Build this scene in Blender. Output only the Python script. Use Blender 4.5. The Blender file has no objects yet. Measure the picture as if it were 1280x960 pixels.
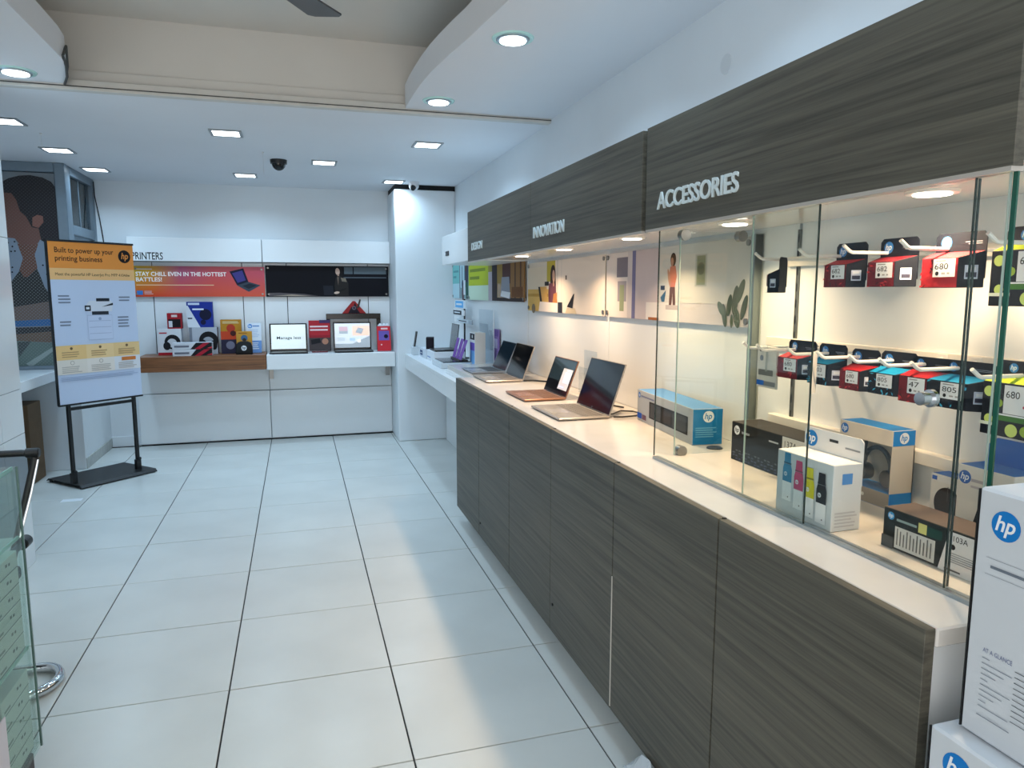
import bpy, bmesh, math, random
from mathutils import Vector, Matrix
random.seed(7)
S = bpy.context.scene
COL = S.collection
PI = math.pi

# ---------------------------------------------------------------- camera, world, view
YAW, PITCH, FPX = .2906, .1280, 892.9
cam = bpy.data.cameras.new('camera'); cam.sensor_width = 36.0; cam.lens = FPX / 1280 * 36
cam.clip_start = .02; cam.clip_end = 100
camo = bpy.data.objects.new('camera', cam); COL.objects.link(camo)
fw = Vector((math.sin(YAW) * math.cos(PITCH), math.cos(YAW) * math.cos(PITCH), -math.sin(PITCH)))
rt = Vector((math.cos(YAW), -math.sin(YAW), 0)); up = rt.cross(fw)
M = Matrix((rt, up, -fw)).transposed().to_4x4(); M.translation = (0, 0, 1.478)
camo.matrix_world = M
S.camera = camo
W = bpy.data.worlds.new('world'); S.world = W; W.use_nodes = True
bg = W.node_tree.nodes['Background']; bg.inputs[0].default_value = (1, .97, .94, 1); bg.inputs[1].default_value = 1.75
S.view_settings.view_transform = 'Standard'; S.view_settings.look = 'None'
S.view_settings.gamma = 1; S.view_settings.use_curve_mapping = False
S.view_settings.exposure = 0.3
S.cycles.use_denoising = True
LED_COOL = (.52, .77, 1.0); LED_WARM = (1.0, .69, .41)
PANEL_W, ROUND_W, WARM_W = 4.6, 2.3, 2.9      # watts of each lamp

# ---------------------------------------------------------------- materials
def lin(c):
    return tuple((x / 255 / 12.92 if x / 255 <= .04045 else ((x / 255 + .055) / 1.055) ** 2.4) for x in c) + (1,)
MATS = {}
def mat(name, rgb=(200, 200, 200), rough=.5, metal=0, noise=0, scale=8, bump=0, spec=.5, coat=0):
    if name in MATS: return MATS[name]
    m = bpy.data.materials.new(name); m.use_nodes = True; nt = m.node_tree
    b = nt.nodes['Principled BSDF']; c = lin(rgb)
    b.inputs['Base Color'].default_value = c; b.inputs['Roughness'].default_value = rough
    b.inputs['Metallic'].default_value = metal; b.inputs['Specular IOR Level'].default_value = spec
    b.inputs['Coat Weight'].default_value = coat
    if noise or bump:
        tc = nt.nodes.new('ShaderNodeTexCoord'); n = nt.nodes.new('ShaderNodeTexNoise')
        n.inputs['Scale'].default_value = scale; n.inputs['Detail'].default_value = 4
        nt.links.new(tc.outputs['Object'], n.inputs['Vector'])
        if noise:
            r = nt.nodes.new('ShaderNodeValToRGB')
            r.color_ramp.elements[0].position = .3; r.color_ramp.elements[1].position = .7
            r.color_ramp.elements[0].color = tuple(x * (1 - noise) for x in c[:3]) + (1,)
            r.color_ramp.elements[1].color = tuple(min(1, x * (1 + noise * .5)) for x in c[:3]) + (1,)
            nt.links.new(n.outputs['Fac'], r.inputs['Fac']); nt.links.new(r.outputs['Color'], b.inputs['Base Color'])
        if bump:
            bp = nt.nodes.new('ShaderNodeBump'); bp.inputs['Strength'].default_value = bump; bp.inputs['Distance'].default_value = .002
            nt.links.new(n.outputs['Fac'], bp.inputs['Height']); nt.links.new(bp.outputs['Normal'], b.inputs['Normal'])
    MATS[name] = m; return m
def ink(c, rough=.58):
    return mat('print_%d_%d_%d' % tuple(c), c, rough, spec=.2)
def emis(name, rgb, strength):
    if name in MATS: return MATS[name]
    m = bpy.data.materials.new(name); m.use_nodes = True; b = m.node_tree.nodes['Principled BSDF']
    b.inputs['Base Color'].default_value = (.8, .8, .8, 1)
    b.inputs['Emission Color'].default_value = tuple(rgb[:3]) + (1,); b.inputs['Emission Strength'].default_value = strength
    MATS[name] = m; return m
def screen_ink(c, k=1.0):           # lit display pixels
    l = lin(c); return emis('screen_%d_%d_%d' % tuple(c), l, k)
def glass(name, tint=(.95, .985, .97), refl=1.0):
    m = bpy.data.materials.new(name); m.use_nodes = True; nt = m.node_tree; nt.nodes.clear()
    o = nt.nodes.new('ShaderNodeOutputMaterial'); mx = nt.nodes.new('ShaderNodeMixShader')
    t = nt.nodes.new('ShaderNodeBsdfTransparent'); g = nt.nodes.new('ShaderNodeBsdfGlossy'); f = nt.nodes.new('ShaderNodeLayerWeight')
    t.inputs[0].default_value = tuple(tint) + (1,); g.inputs['Roughness'].default_value = .01; f.inputs[0].default_value = .5
    pw = nt.nodes.new('ShaderNodeMath'); pw.operation = 'POWER'; pw.inputs[1].default_value = 5
    mu = nt.nodes.new('ShaderNodeMath'); mu.operation = 'MULTIPLY_ADD'; mu.inputs[1].default_value = .8 * refl; mu.inputs[2].default_value = .03 * refl
    nt.links.new(f.outputs['Facing'], pw.inputs[0]); nt.links.new(pw.outputs[0], mu.inputs[0]); nt.links.new(mu.outputs[0], mx.inputs[0])
    nt.links.new(t.outputs[0], mx.inputs[1]); nt.links.new(g.outputs[0], mx.inputs[2]); nt.links.new(mx.outputs[0], o.inputs[0])
    MATS[name] = m; return m
def grain(name, stops, sc, rough=.5, bump=.1):
    m = bpy.data.materials.new(name); m.use_nodes = True; nt = m.node_tree; b = nt.nodes['Principled BSDF']
    tc = nt.nodes.new('ShaderNodeTexCoord'); mp = nt.nodes.new('ShaderNodeMapping'); mp.inputs['Scale'].default_value = sc
    n = nt.nodes.new('ShaderNodeTexNoise'); n.inputs['Scale'].default_value = 1; n.inputs['Detail'].default_value = 5
    n.inputs['Roughness'].default_value = .65; n.inputs['Distortion'].default_value = .3
    r = nt.nodes.new('ShaderNodeValToRGB'); e = r.color_ramp.elements
    e[0].position = .32; e[0].color = lin(stops[0]); e[1].position = .72; e[1].color = lin(stops[-1])
    if len(stops) == 3: k = e.new(.5); k.color = lin(stops[1])
    nt.links.new(tc.outputs['Object'], mp.inputs['Vector']); nt.links.new(mp.outputs[0], n.inputs['Vector'])
    nt.links.new(n.outputs['Fac'], r.inputs['Fac']); nt.links.new(r.outputs[0], b.inputs['Base Color'])
    bp = nt.nodes.new('ShaderNodeBump'); bp.inputs['Strength'].default_value = bump; bp.inputs['Distance'].default_value = .001
    nt.links.new(n.outputs['Fac'], bp.inputs['Height']); nt.links.new(bp.outputs[0], b.inputs['Normal'])
    b.inputs['Roughness'].default_value = rough
    MATS[name] = m; return m
def ramp_print(name, stops, axis, a0, a1, axis2=None, dark2=None):  # printed colour blend on a banner
    m = bpy.data.materials.new(name); m.use_nodes = True; nt = m.node_tree; b = nt.nodes['Principled BSDF']
    tc = nt.nodes.new('ShaderNodeTexCoord'); sp = nt.nodes.new('ShaderNodeSeparateXYZ'); mr = nt.nodes.new('ShaderNodeMapRange')
    mr.inputs['From Min'].default_value = a0; mr.inputs['From Max'].default_value = a1
    r = nt.nodes.new('ShaderNodeValToRGB'); e = r.color_ramp.elements
    e[0].color = lin(stops[0][1]); e[0].position = stops[0][0]; e[1].color = lin(stops[-1][1]); e[1].position = stops[-1][0]
    for p, c in stops[1:-1]: k = e.new(p); k.color = lin(c)
    nt.links.new(tc.outputs['Object'], sp.inputs[0]); nt.links.new(sp.outputs['XYZ'.index(axis)], mr.inputs[0])
    nt.links.new(mr.outputs[0], r.inputs[0]); src = r.outputs[0]
    if axis2:
        mr2 = nt.nodes.new('ShaderNodeMapRange'); mr2.inputs['From Min'].default_value = axis2[1]; mr2.inputs['From Max'].default_value = axis2[2]
        mx = nt.nodes.new('ShaderNodeMix'); mx.data_type = 'RGBA'; mx.inputs[7].default_value = lin(dark2)
        nt.links.new(sp.outputs['XYZ'.index(axis2[0])], mr2.inputs[0]); nt.links.new(mr2.outputs[0], mx.inputs[0])
        nt.links.new(src, mx.inputs[6]); src = mx.outputs[2]
    nt.links.new(src, b.inputs['Base Color']); b.inputs['Roughness'].default_value = .3
    MATS[name] = m; return m
def perforated(c, hole=(128, 136, 138), amt=.4):                    # see-through vinyl: round holes in the print
    nm = 'perforated_%d_%d_%d' % tuple(c)
    if nm in MATS: return MATS[nm]
    m = bpy.data.materials.new(nm); m.use_nodes = True; nt = m.node_tree; b = nt.nodes['Principled BSDF']
    tc = nt.nodes.new('ShaderNodeTexCoord'); sp = nt.nodes.new('ShaderNodeSeparateXYZ'); nt.links.new(tc.outputs['Object'], sp.inputs[0])
    def ma(op, a, bb=None):
        n = nt.nodes.new('ShaderNodeMath'); n.operation = op
        for i, v in enumerate((a, bb)):
            if v is None: continue
            if isinstance(v, (int, float)): n.inputs[i].default_value = v
            else: nt.links.new(v, n.inputs[i])
        return n.outputs[0]
    k = 2 * PI / .026
    p = ma('MULTIPLY', ma('SINE', ma('MULTIPLY', sp.outputs[0], k)), ma('SINE', ma('MULTIPLY', sp.outputs[2], k)))
    f = ma('MULTIPLY', ma('GREATER_THAN', p, .45), amt)
    mx = nt.nodes.new('ShaderNodeMix'); mx.data_type = 'RGBA'; mx.inputs[6].default_value = lin(c); mx.inputs[7].default_value = lin(hole)
    nt.links.new(f, mx.inputs[0]); nt.links.new(mx.outputs[2], b.inputs['Base Color']); b.inputs['Roughness'].default_value = .35
    MATS[nm] = m; return m

WHITE = mat('white_laminate', (232, 236, 238), .22, noise=.02, scale=2)
WALLM = mat('white_wall_paint', (226, 232, 236), .6, noise=.04, scale=1.6, bump=.05)
CEILM = mat('white_ceiling_paint', (226, 228, 232), .7, noise=.03, scale=1.2)
GREYC = mat('grey_beige_ceiling_paint', (214, 211, 205), .75, noise=.06, scale=1.5)
TRIMG = mat('grey_ceiling_trim', (206, 204, 198), .5, noise=.05, scale=12)
GROUT = mat('dark_floor_grout', (36, 40, 42), .9, noise=.2, scale=30)
TILE = mat('off_white_porcelain_tile', (214, 216, 212), .27, noise=.07, scale=2.2, bump=.02)
DWOOD = grain('dark_grey_oak_laminate', ((60, 58, 50), (82, 79, 69), (100, 96, 84)), (30, 1.6, 95), .5, .2)
DEDGE = mat('dark_panel_edge', (38, 38, 36), .5, noise=.1, scale=40)
BWOOD = grain('brown_shelf_wood', ((88, 52, 28), (128, 80, 46), (150, 100, 62)), (2, 30, 40), .4, .1)
QUARTZ = mat('white_marble_worktop', (214, 210, 204), .16, noise=.06, scale=5)
ALU = mat('brushed_aluminium', (168, 178, 184), .32, metal=.85, noise=.05, scale=30)
ALUD = mat('grey_aluminium_frame', (122, 138, 150), .38, metal=.6, noise=.05, scale=20)
CHROME = mat('polished_chrome', (210, 214, 218), .08, metal=1)
BLACK = mat('black_plastic', (20, 21, 23), .4, noise=.1, scale=50)
BLACKM = mat('black_powder_coated_steel', (22, 22, 23), .45, noise=.15, scale=60)
HOOKW = mat('white_coated_wire', (226, 224, 220), .35)
STEEL = mat('satin_steel', (140, 140, 138), .3, metal=.9)
GLASS = glass('clear_display_glass', (.96, .985, .975), .8)
GLASSG = glass('green_tinted_glass', (.87, .935, .905), .9)
GLASSD = glass('grey_tinted_window_glass', (.55, .62, .64), 1.0)
ACRYL = glass('clear_acrylic', (.90, .93, .95), .8)
GEDGE = mat('green_glass_edge', (18, 84, 66), .15, coat=.5)
GEDGEL = mat('pale_glass_edge', (170, 190, 180), .15)
GEDGED = mat('dark_glass_edge', (38, 52, 50), .15)
CARD = mat('brown_cardboard', (104, 82, 58), .8, noise=.12, scale=14)

# ---------------------------------------------------------------- mesh builder
class B:
    def __init__(s): s.v = []; s.f = []; s.m = []
    def add(s, vs, fs, m=0):
        o = len(s.v); s.v += [tuple(v) for v in vs]
        for k, f in enumerate(fs): s.f.append(tuple(o + i for i in f)); s.m.append(m[k] if isinstance(m, (list, tuple)) else m)
        return s
    def box(s, x0, x1, y0, y1, z0, z1, m=0):   # faces: -z +z -y +x +y -x
        vs = [(x0, y0, z0), (x1, y0, z0), (x1, y1, z0), (x0, y1, z0), (x0, y0, z1), (x1, y0, z1), (x1, y1, z1), (x0, y1, z1)]
        return s.add(vs, [(0, 3, 2, 1), (4, 5, 6, 7), (0, 1, 5, 4), (1, 2, 6, 5), (2, 3, 7, 6), (3, 0, 4, 7)], m)
    def prism(s, pts, axis, a0, a1, m=0):
        def P(p, a):
            if axis == 'x': return (a, p[0], p[1])
            if axis == 'y': return (p[0], a, p[1])
            return (p[0], p[1], a)
        n = len(pts); vs = [P(p, a0) for p in pts] + [P(p, a1) for p in pts]
        fs = [tuple(range(n))[::-1], tuple(range(n, 2 * n))] + [(i, (i + 1) % n, n + (i + 1) % n, n + i) for i in range(n)]
        return s.add(vs, fs, m)
    def ring(s, c, ax, r, n):
        ax = Vector(ax).normalized(); t = Vector((0, 0, 1)) if abs(ax.z) < .9 else Vector((1, 0, 0))
        a = ax.cross(t).normalized(); b = ax.cross(a)
        return [tuple(Vector(c) + r * (math.cos(2 * PI * i / n) * a + math.sin(2 * PI * i / n) * b)) for i in range(n)]
    def cyl(s, p0, p1, r0, r1=None, n=16, m=0):
        r1 = r0 if r1 is None else r1; ax = Vector(p1) - Vector(p0)
        vs = s.ring(p0, ax, r0, n) + s.ring(p1, ax, r1, n)
        fs = [tuple(range(n))[::-1], tuple(range(n, 2 * n))] + [(i, (i + 1) % n, n + (i + 1) % n, n + i) for i in range(n)]
        return s.add(vs, fs, m)
    def tube(s, pts, r, n=8, m=0):
        P = [Vector(p) for p in pts]; o = len(s.v); prev = None
        for i, p in enumerate(P):
            t = (P[min(i + 1, len(P) - 1)] - P[max(i - 1, 0)]).normalized()
            if prev is None:
                ref = Vector((0, 0, 1)) if abs(t.z) < .9 else Vector((1, 0, 0)); a = t.cross(ref).normalized()
            else: a = (prev - t * prev.dot(t)).normalized()
            prev = a; b = t.cross(a)
            s.v += [tuple(p + r * (math.cos(2 * PI * k / n) * a + math.sin(2 * PI * k / n) * b)) for k in range(n)]
        for i in range(len(P) - 1):
            for k in range(n):
                s.f.append((o + i * n + k, o + i * n + (k + 1) % n, o + (i + 1) * n + (k + 1) % n, o + (i + 1) * n + k)); s.m.append(m)
        s.f.append(tuple(o + k for k in range(n))[::-1]); s.m.append(m)
        e = o + (len(P) - 1) * n; s.f.append(tuple(e + k for k in range(n))); s.m.append(m)
        return s
    def dome(s, c, r, n=20, k=6, m=0, down=True):
        sg = -1 if down else 1; o = len(s.v)
        for j in range(k):
            a = PI / 2 * j / k
            s.v += [(c[0] + r * math.cos(a) * math.cos(2 * PI * i / n), c[1] + r * math.cos(a) * math.sin(2 * PI * i / n), c[2] + sg * r * math.sin(a)) for i in range(n)]
        s.v.append((c[0], c[1], c[2] + sg * r)); t = len(s.v) - 1
        for j in range(k - 1):
            for i in range(n):
                s.f.append((o + j * n + i, o + j * n + (i + 1) % n, o + (j + 1) * n + (i + 1) % n, o + (j + 1) * n + i)); s.m.append(m)
        for i in range(n): s.f.append((o + (k - 1) * n + i, o + (k - 1) * n + (i + 1) % n, t)); s.m.append(m)
        s.f.append(tuple(o + i for i in range(n))); s.m.append(m)
        return s
    def mesh(s, name, bevel=0, seg=1, smooth=False):
        me = bpy.data.meshes.new(name); me.from_pydata(s.v, [], s.f)
        me.polygons.foreach_set('material_index', s.m)
        bm = bmesh.new(); bm.from_mesh(me)
        bmesh.ops.recalc_face_normals(bm, faces=bm.faces)
        if bevel:
            es = [e for e in bm.edges if len(e.link_faces) == 2 and e.calc_face_angle(0) > .6]
            bmesh.ops.bevel(bm, geom=es, offset=bevel, segments=seg, affect='EDGES', profile=.5, clamp_overlap=True)
        bm.to_mesh(me); bm.free()
        if smooth:
            for p in me.polygons: p.use_smooth = True
            me.set_sharp_from_angle(angle=.7)
        return me
    def build(s, name, mats, parent=None, bevel=0, seg=1, smooth=False, loc=None, rz=0):
        me = s.mesh(name, bevel, seg, smooth)
        for m in (mats if isinstance(mats, (list, tuple)) else [mats]): me.materials.append(m)
        return link(name, me, parent, loc, rz)
def link(name, me, parent=None, loc=None, rz=0):
    o = bpy.data.objects.new(name, me); COL.objects.link(o)
    if loc: o.location = loc
    o.rotation_euler.z = rz
    if parent: o.parent = parent
    return o
def tag(o, label, cat, group=None):
    o['label'] = label; o['category'] = cat
    if group: o['group'] = group
    return o
def thing(name, label, cat, loc=(0, 0, 0), rz=0, group=None):
    o = bpy.data.objects.new(name, None); COL.objects.link(o); o.location = loc; o.rotation_euler.z = rz
    o.empty_display_size = .05
    return tag(o, label, cat, group)
def struct(o, label=None):
    o['kind'] = 'structure'
    if label: o['label'] = label
    return o
def sroot(name, label=None):
    o = bpy.data.objects.new(name, None); COL.objects.link(o); return struct(o, label)

# ---------------------------------------------------------------- flat print on a face
_TX = {}
def glyphs(txt, bold=0.0):
    k = (txt, bold)
    if k not in _TX:
        c = bpy.data.curves.new('t', 'FONT'); c.body = txt; c.size = 1; c.resolution_u = 3; c.offset = bold; c.fill_mode = 'FRONT'
        o = bpy.data.objects.new('t', c); me = bpy.data.meshes.new_from_object(o)
        vs = [(v.co.x, v.co.y) for v in me.vertices]; fs = [tuple(p.vertices) for p in me.polygons]
        x0 = min(v[0] for v in vs); x1 = max(v[0] for v in vs); y0 = min(v[1] for v in vs); y1 = max(v[1] for v in vs)
        _TX[k] = (vs, fs, x0, x1, y0, y1); bpy.data.objects.remove(o); bpy.data.curves.remove(c); bpy.data.meshes.remove(me)
    return _TX[k]
class Print:
    def __init__(s, o, u, v, w, h, step=.0001):
        s.o = Vector(o); s.u = Vector(u); s.v = Vector(v); s.w = w; s.h = h; s.n = s.u.cross(s.v); s.b = B(); s.mats = []; s.k = 0; s.step = step
    def mi(s, m):
        m = m if isinstance(m, bpy.types.Material) else ink(m)
        if m not in s.mats: s.mats.append(m)
        return s.mats.index(m)
    def put(s, pts, fs, m):
        s.k += 1; d = s.n * (.0004 + s.step * s.k); s.b.add([s.o + s.u * (p[0] * s.w) + s.v * (p[1] * s.h) + d for p in pts], fs, s.mi(m))
    def rect(s, u0, v0, u1, v1, m): s.put([(u0, v0), (u1, v0), (u1, v1), (u0, v1)], [(0, 1, 2, 3)], m)
    def poly(s, pts, m): s.put(pts, [tuple(range(len(pts)))], m)
    def circ(s, u, v, r, m, n=24, ry=None):   # r in units of height, or ry given
        ry = r if ry is None else ry; a = s.h / s.w
        s.poly([(u + r * a * math.cos(2 * PI * i / n), v + ry * math.sin(2 * PI * i / n)) for i in range(n)], m)
    def ell(s, u, v, ru, rv, ang, m, n=22):   # radii as shares of face height, turned by ang
        a = s.h / s.w; c, k = math.cos(ang), math.sin(ang)
        P = [(ru * math.cos(2 * PI * i / n), rv * math.sin(2 * PI * i / n)) for i in range(n)]
        s.poly([(u + (p * c - q * k) * a, v + p * k + q * c) for p, q in P], m)
    def text(s, u, v, size, txt, m, width=None, bold=0.0, shear=0.0):   # size = cap height as a share of face height
        vs, fs, x0, x1, y0, y1 = glyphs(txt, bold); k = size / .70; a = s.h / s.w
        kx = k * a if width is None else width / (x1 - x0)
        s.put([(u + (p[0] - x0 + shear * p[1]) * kx, v + p[1] * k) for p in vs], fs, m)
    def lines(s, u0, v0, u1, v1, n, m, ragged=.3):
        hh = (v1 - v0) / n
        for i in range(n):
            e = u1 - (u1 - u0) * ragged * random.random(); s.rect(u0, v1 - hh * (i + .7), e, v1 - hh * (i + .25), m)
    def hp(s, u, v, r, disc=(20, 120, 200), txt=(240, 244, 248)):
        s.circ(u, v, r, disc); a = s.h / s.w
        s.text(u - r * .72 * a, v - r * .38, r * 1.02, 'hp', txt, width=r * 1.3 * a, bold=.02, shear=.22)
    def draw(s, ops):
        for op in ops: getattr(s, op[0])(*op[1:])
        return s
    def build(s, name, parent):
        me = bpy.data.meshes.new(name); me.from_pydata(s.b.v, [], s.b.f); me.polygons.foreach_set('material_index', s.b.m)
        for m in s.mats: me.materials.append(m)
        return link(name, me, parent)
def face(w, d, h, f):
    x, y, z = Vector((1, 0, 0)), Vector((0, 1, 0)), Vector((0, 0, 1))
    return {'front': ((-w / 2, -d / 2, 0), x, z, w, h), 'right': ((w / 2, -d / 2, 0), y, z, d, h), 'left': ((-w / 2, d / 2, 0), -y, z, d, h),
            'top': ((-w / 2, -d / 2, h), x, y, w, d)}[f]
def carton(name, label, cat, loc, rz, dims, cols, prints, group=None, bevel=.0015):
    """box on its base, front towards local -y; cols = one colour or dict with front/right/left/top/back"""
    w, d, h = dims; t = thing(name, label, cat, loc, rz, group)
    if not isinstance(cols, dict): cols = {'all': cols}
    base = cols.get('all', (200, 200, 200)); order = ['bottom', 'top', 'front', 'right', 'back', 'left']
    B().box(-w / 2, w / 2, -d / 2, d / 2, 0, h, list(range(6))).build('carton_body', [ink(cols.get(f, base)) for f in order], t, bevel)
    for f, ops in prints.items():
        Print(*face(w, d, h, f)).draw(ops).build(f + '_print', t)
    return t
HPW = (232, 234, 238); HPB = (22, 122, 200)
def copy_tree(o, parent=None):
    c = o.copy(); COL.objects.link(c); c.parent = parent
    for ch in o.children: copy_tree(ch, c)
    return c

# ================================================================ THE SETTING
YF = -1.6
fl = sroot('floor', 'off white square porcelain floor tiles with dark joints')
B().box(-3.05, 1.6, YF, 7.7, -.06, -.006).build('floor_bed', GROUT, fl)
tm = B().box(-.2972, .2972, -.2972, .2972, -.012, 0).mesh('tile', .0012); tm.materials.append(TILE)
for i in range(-5, 3):
    for r in range(-7, 8):
        o = link('tile', tm, fl, (-.2956 + .6 * i + .3, 2.7047 + .6 * r + .3, random.uniform(-.0006, 0)), random.choice((0, PI)))
B().box(1.52, 1.62, YF, 7.7, 0, 2.95).build('wall_right', WALLM); struct(bpy.data.objects['wall_right'], 'white painted wall behind the dark header')
struct(B().box(-3.1, 1.62, 7.56, 7.7, 0, 2.95).build('wall_back', WALLM), 'white painted back wall above the display panels')
struct(B().box(-3.15, -3.05, YF, 7.7, 0, 2.95).build('wall_left', WALLM), 'white painted wall at the left')
ce = struct(B().box(-3.05, 1.52, 4.3, 7.56, 2.5, 2.56).build('ceiling', CEILM), 'low white flat ceiling with square lights')
struct(B().box(-3.05, 1.52, YF, 4.4, 2.88, 2.94).build('ceiling_recess', GREYC), 'grey beige recessed ceiling over the fan')
rw = sroot('wall_recess', 'grey upright face of the recessed ceiling')
B().box(-3.05, 1.52, 4.3, 4.4, 2.56, 2.88).build('fascia', GREYC, rw)
B().box(-3.05, 1.52, 4.285, 4.3, 2.545, 2.6).build('ledge', GREYC, rw, .002)
tr = sroot('trim_1', 'grey metal strip along the edge of the low ceiling')
B().box(-3.05, 1.52, 4.25, 4.3, 2.493, 2.545).build('strip', TRIMG, tr, .003)
B().box(-3.05, 1.52, 4.247, 4.25, 2.508, 2.513).build('groove', mat('dark_joint', (70, 70, 68), .7), tr)
cr = [(1.52, 4.25), (.634, 4.25), (.632, 4.1), (.634, 3.95), (.64, 3.74), (.652, 3.55), (.668, 3.40), (.692, 3.22), (.715, 3.07), (.747, 2.80), (.769, 2.62), (.785, 2.3), (.795, 1.8), (.8, YF), (1.52, YF)]
sr_ = struct(B().prism(cr, 'z', 2.52, 2.65).build('ceiling_soffit_right', CEILM, None, 0, 1, True), 'curved white dropped soffit over the accessories counter')
clp = [(-3.05, 4.25), (-1.085, 4.25), (-1.03, 4.1), (-.985, 3.92), (-.972, 3.78), (-.97, 3.5), (-.968, 3.1), (-.97, 2), (-.97, YF), (-3.05, YF)]
sl = sroot('ceiling_soffit_left', 'white dropped soffit with broken corner trim')
B().prism(clp, 'z', 2.52, 2.65).build('soffit', CEILM, sl, 0, 1, True)
B().tube([(-1.08, 4.245, 2.515), (-1.03, 4.1, 2.515), (-.985, 3.92, 2.515), (-.965, 3.8, 2.53), (-.975, 3.9, 2.60), (-1.03, 4.12, 2.57), (-1.075, 4.24, 2.53)], .006, 6).build('loose_trim', mat('dark_joint'), sl)
# column at the far right
cw = sroot('wall_column', 'white boxed column in the far right corner')
B().box(.925, 1.52, 7.02, 7.56, 0, 2.455).build('column', WALLM, cw, .012, 2)
B().box(.935, 1.52, 7.03, 7.56, 2.455, 2.5).build('dark_gap', mat('shadow_gap_black', (8, 9, 11), .8), cw)
# back display wall: panels, slotted channels, header boards
bp = sroot('wall_panels', 'white laminate display panels with slotted channels on the back wall')
for x0, x1 in ((-1.49, -1.305), (-1.298, -.508), (-.501, -.315), (-.305, -.094), (-.087, .70), (.707, .922)):
    B().box(x0, x1, 7.52, 7.555, .73, 1.76).build('upper_panel', WHITE, bp, .002)
for x in (-1.3015, -.5045, -.0905, .7035):
    B().box(x - .004, x + .004, 7.53, 7.56, .73, 1.76).build('slotted_channel', BLACK, bp)
for x0, x1 in ((-1.49, -.295), (-.289, .922)):
    B().box(x0, x1, 7.505, 7.555, .015, .50).build('lower_panel', WHITE, bp, .002)
    B().box(x0, x1, 7.52, 7.555, .504, .725).build('middle_panel', WHITE, bp, .002)
hd_ = sroot('trim_2', 'white header boards over the back wall banners')
for x0, x1 in ((-1.49, -.312), (-.306, .922)):
    hb = B().box(x0, x1, 7.43, 7.558, 1.765, 1.985).build('header_board', WHITE, hd_, .003)
Print((-1.49, 7.43, 1.757), (1, 0, 0), (0, 0, 1), 1.178, .228).draw([('text', .033, .1, .29, 'PRINTERS', (24, 26, 30), .225, .012)]).build('lettering', hd_)
struct(B().box(-1.75, -1.49, 7.535, 7.56, 0, .1).build('baseboard_back', WALLM, None, .003), 'short white skirting beside the back panels')

# cabin with glazed front at the far left
cb = sroot('wall_cabin', 'low white wall under the glazed cabin')
B().box(-3.05, -1.75, 6.66, 6.74, 0, .85).build('front_wall', WALLM, cb, .003)
B().box(-1.82, -1.75, 6.74, 7.56, 0, 1.0).build('side_wall', WALLM, cb, .003)
B().box(-1.752, -1.742, 6.67, 7.535, 0, .09).build('skirting', mat('scuffed_skirting', (188, 190, 186), .6, noise=.15, scale=20), cb, .002)
w1 = sroot('window_1', 'aluminium framed cabin window carrying a perforated picture')
for x0, x1, z0, z1 in ((-1.82, -1.745, .85, 2.5), (-3.05, -1.82, 2.425, 2.5), (-3.05, -1.82, .85, .88)):
    B().box(x0, x1, 6.66, 6.73, z0, z1).build('window_frame', ALUD, w1, .004)
B().box(-3.04, -1.82, 6.69, 6.698, .84, 2.425).build('pane', GLASSD, w1)
w2 = sroot('window_2', 'aluminium framed side window of the cabin')
for y0, y1, z0, z1 in ((6.73, 6.82, 1.0, 2.5), (7.47, 7.555, 1.0, 2.5), (6.82, 7.47, 2.43, 2.5), (6.82, 7.47, 1.95, 2.03), (6.82, 7.47, 1.0, 1.06)):
    B().box(-1.81, -1.75, y0, y1, z0, z1).build('window_frame', ALUD, w2, .004)
B().box(-1.785, -1.777, 6.82, 7.47, 2.03, 2.43).build('pane', GLASSD, w2)
B().box(-1.79, -1.775, 6.82, 7.47, 1.06, 1.95).build('infill_panel', ALUD, w2)
B().box(-1.776, -1.772, 7.13, 7.145, 2.03, 2.43).build('glazing_bar', ALUD, w2)
B().box(-3.05, -1.82, 7.4, 7.5, .0, 2.5).build('back_board', mat('grey_cabin_lining', (120, 128, 132), .7), cb)
tag(B().tube([(-1.742, 7.52, 2.48), (-1.74, 7.52, 2.35), (-1.715, 7.53, 2.15), (-1.70, 7.54, 1.98), (-1.695, 7.545, 1.85)], .005, 8).build('loose_cable', BLACK, None, 0, 1, True), 'thin black cable hanging down the cabin corner', 'cable')
# white tiled pillar near the left edge
pl = sroot('wall_pillar', 'white glossy clad pillar at the left edge')
B().box(-1.95, -1.446, 3.4, 4.394, 0, 2.88).build('pillar_core', mat('pillar_joint', (120, 128, 132), .8), pl)
for y0, y1 in ((3.4, 3.497), (3.5, 4.097), (4.1, 4.4)):
    for z0, z1 in ((0, .367), (.37, .722), (.725, .962), (.965, 1.757), (1.76, 2.517)):
        B().box(-1.447, -1.438, y0, y1, z0, z1).build('wall_tile', mat('white_glazed_wall_tile', (232, 236, 238), .12), pl, .001)
for x0, x1 in ((-1.95, -1.702), (-1.699, -1.438)):
    for z0, z1 in ((0, .722), (.725, 1.757), (1.76, 2.517)):
        B().box(x0, x1, 3.392, 3.401, z0, z1).build('wall_tile', mat('white_glazed_wall_tile'), pl, .001)

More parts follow.
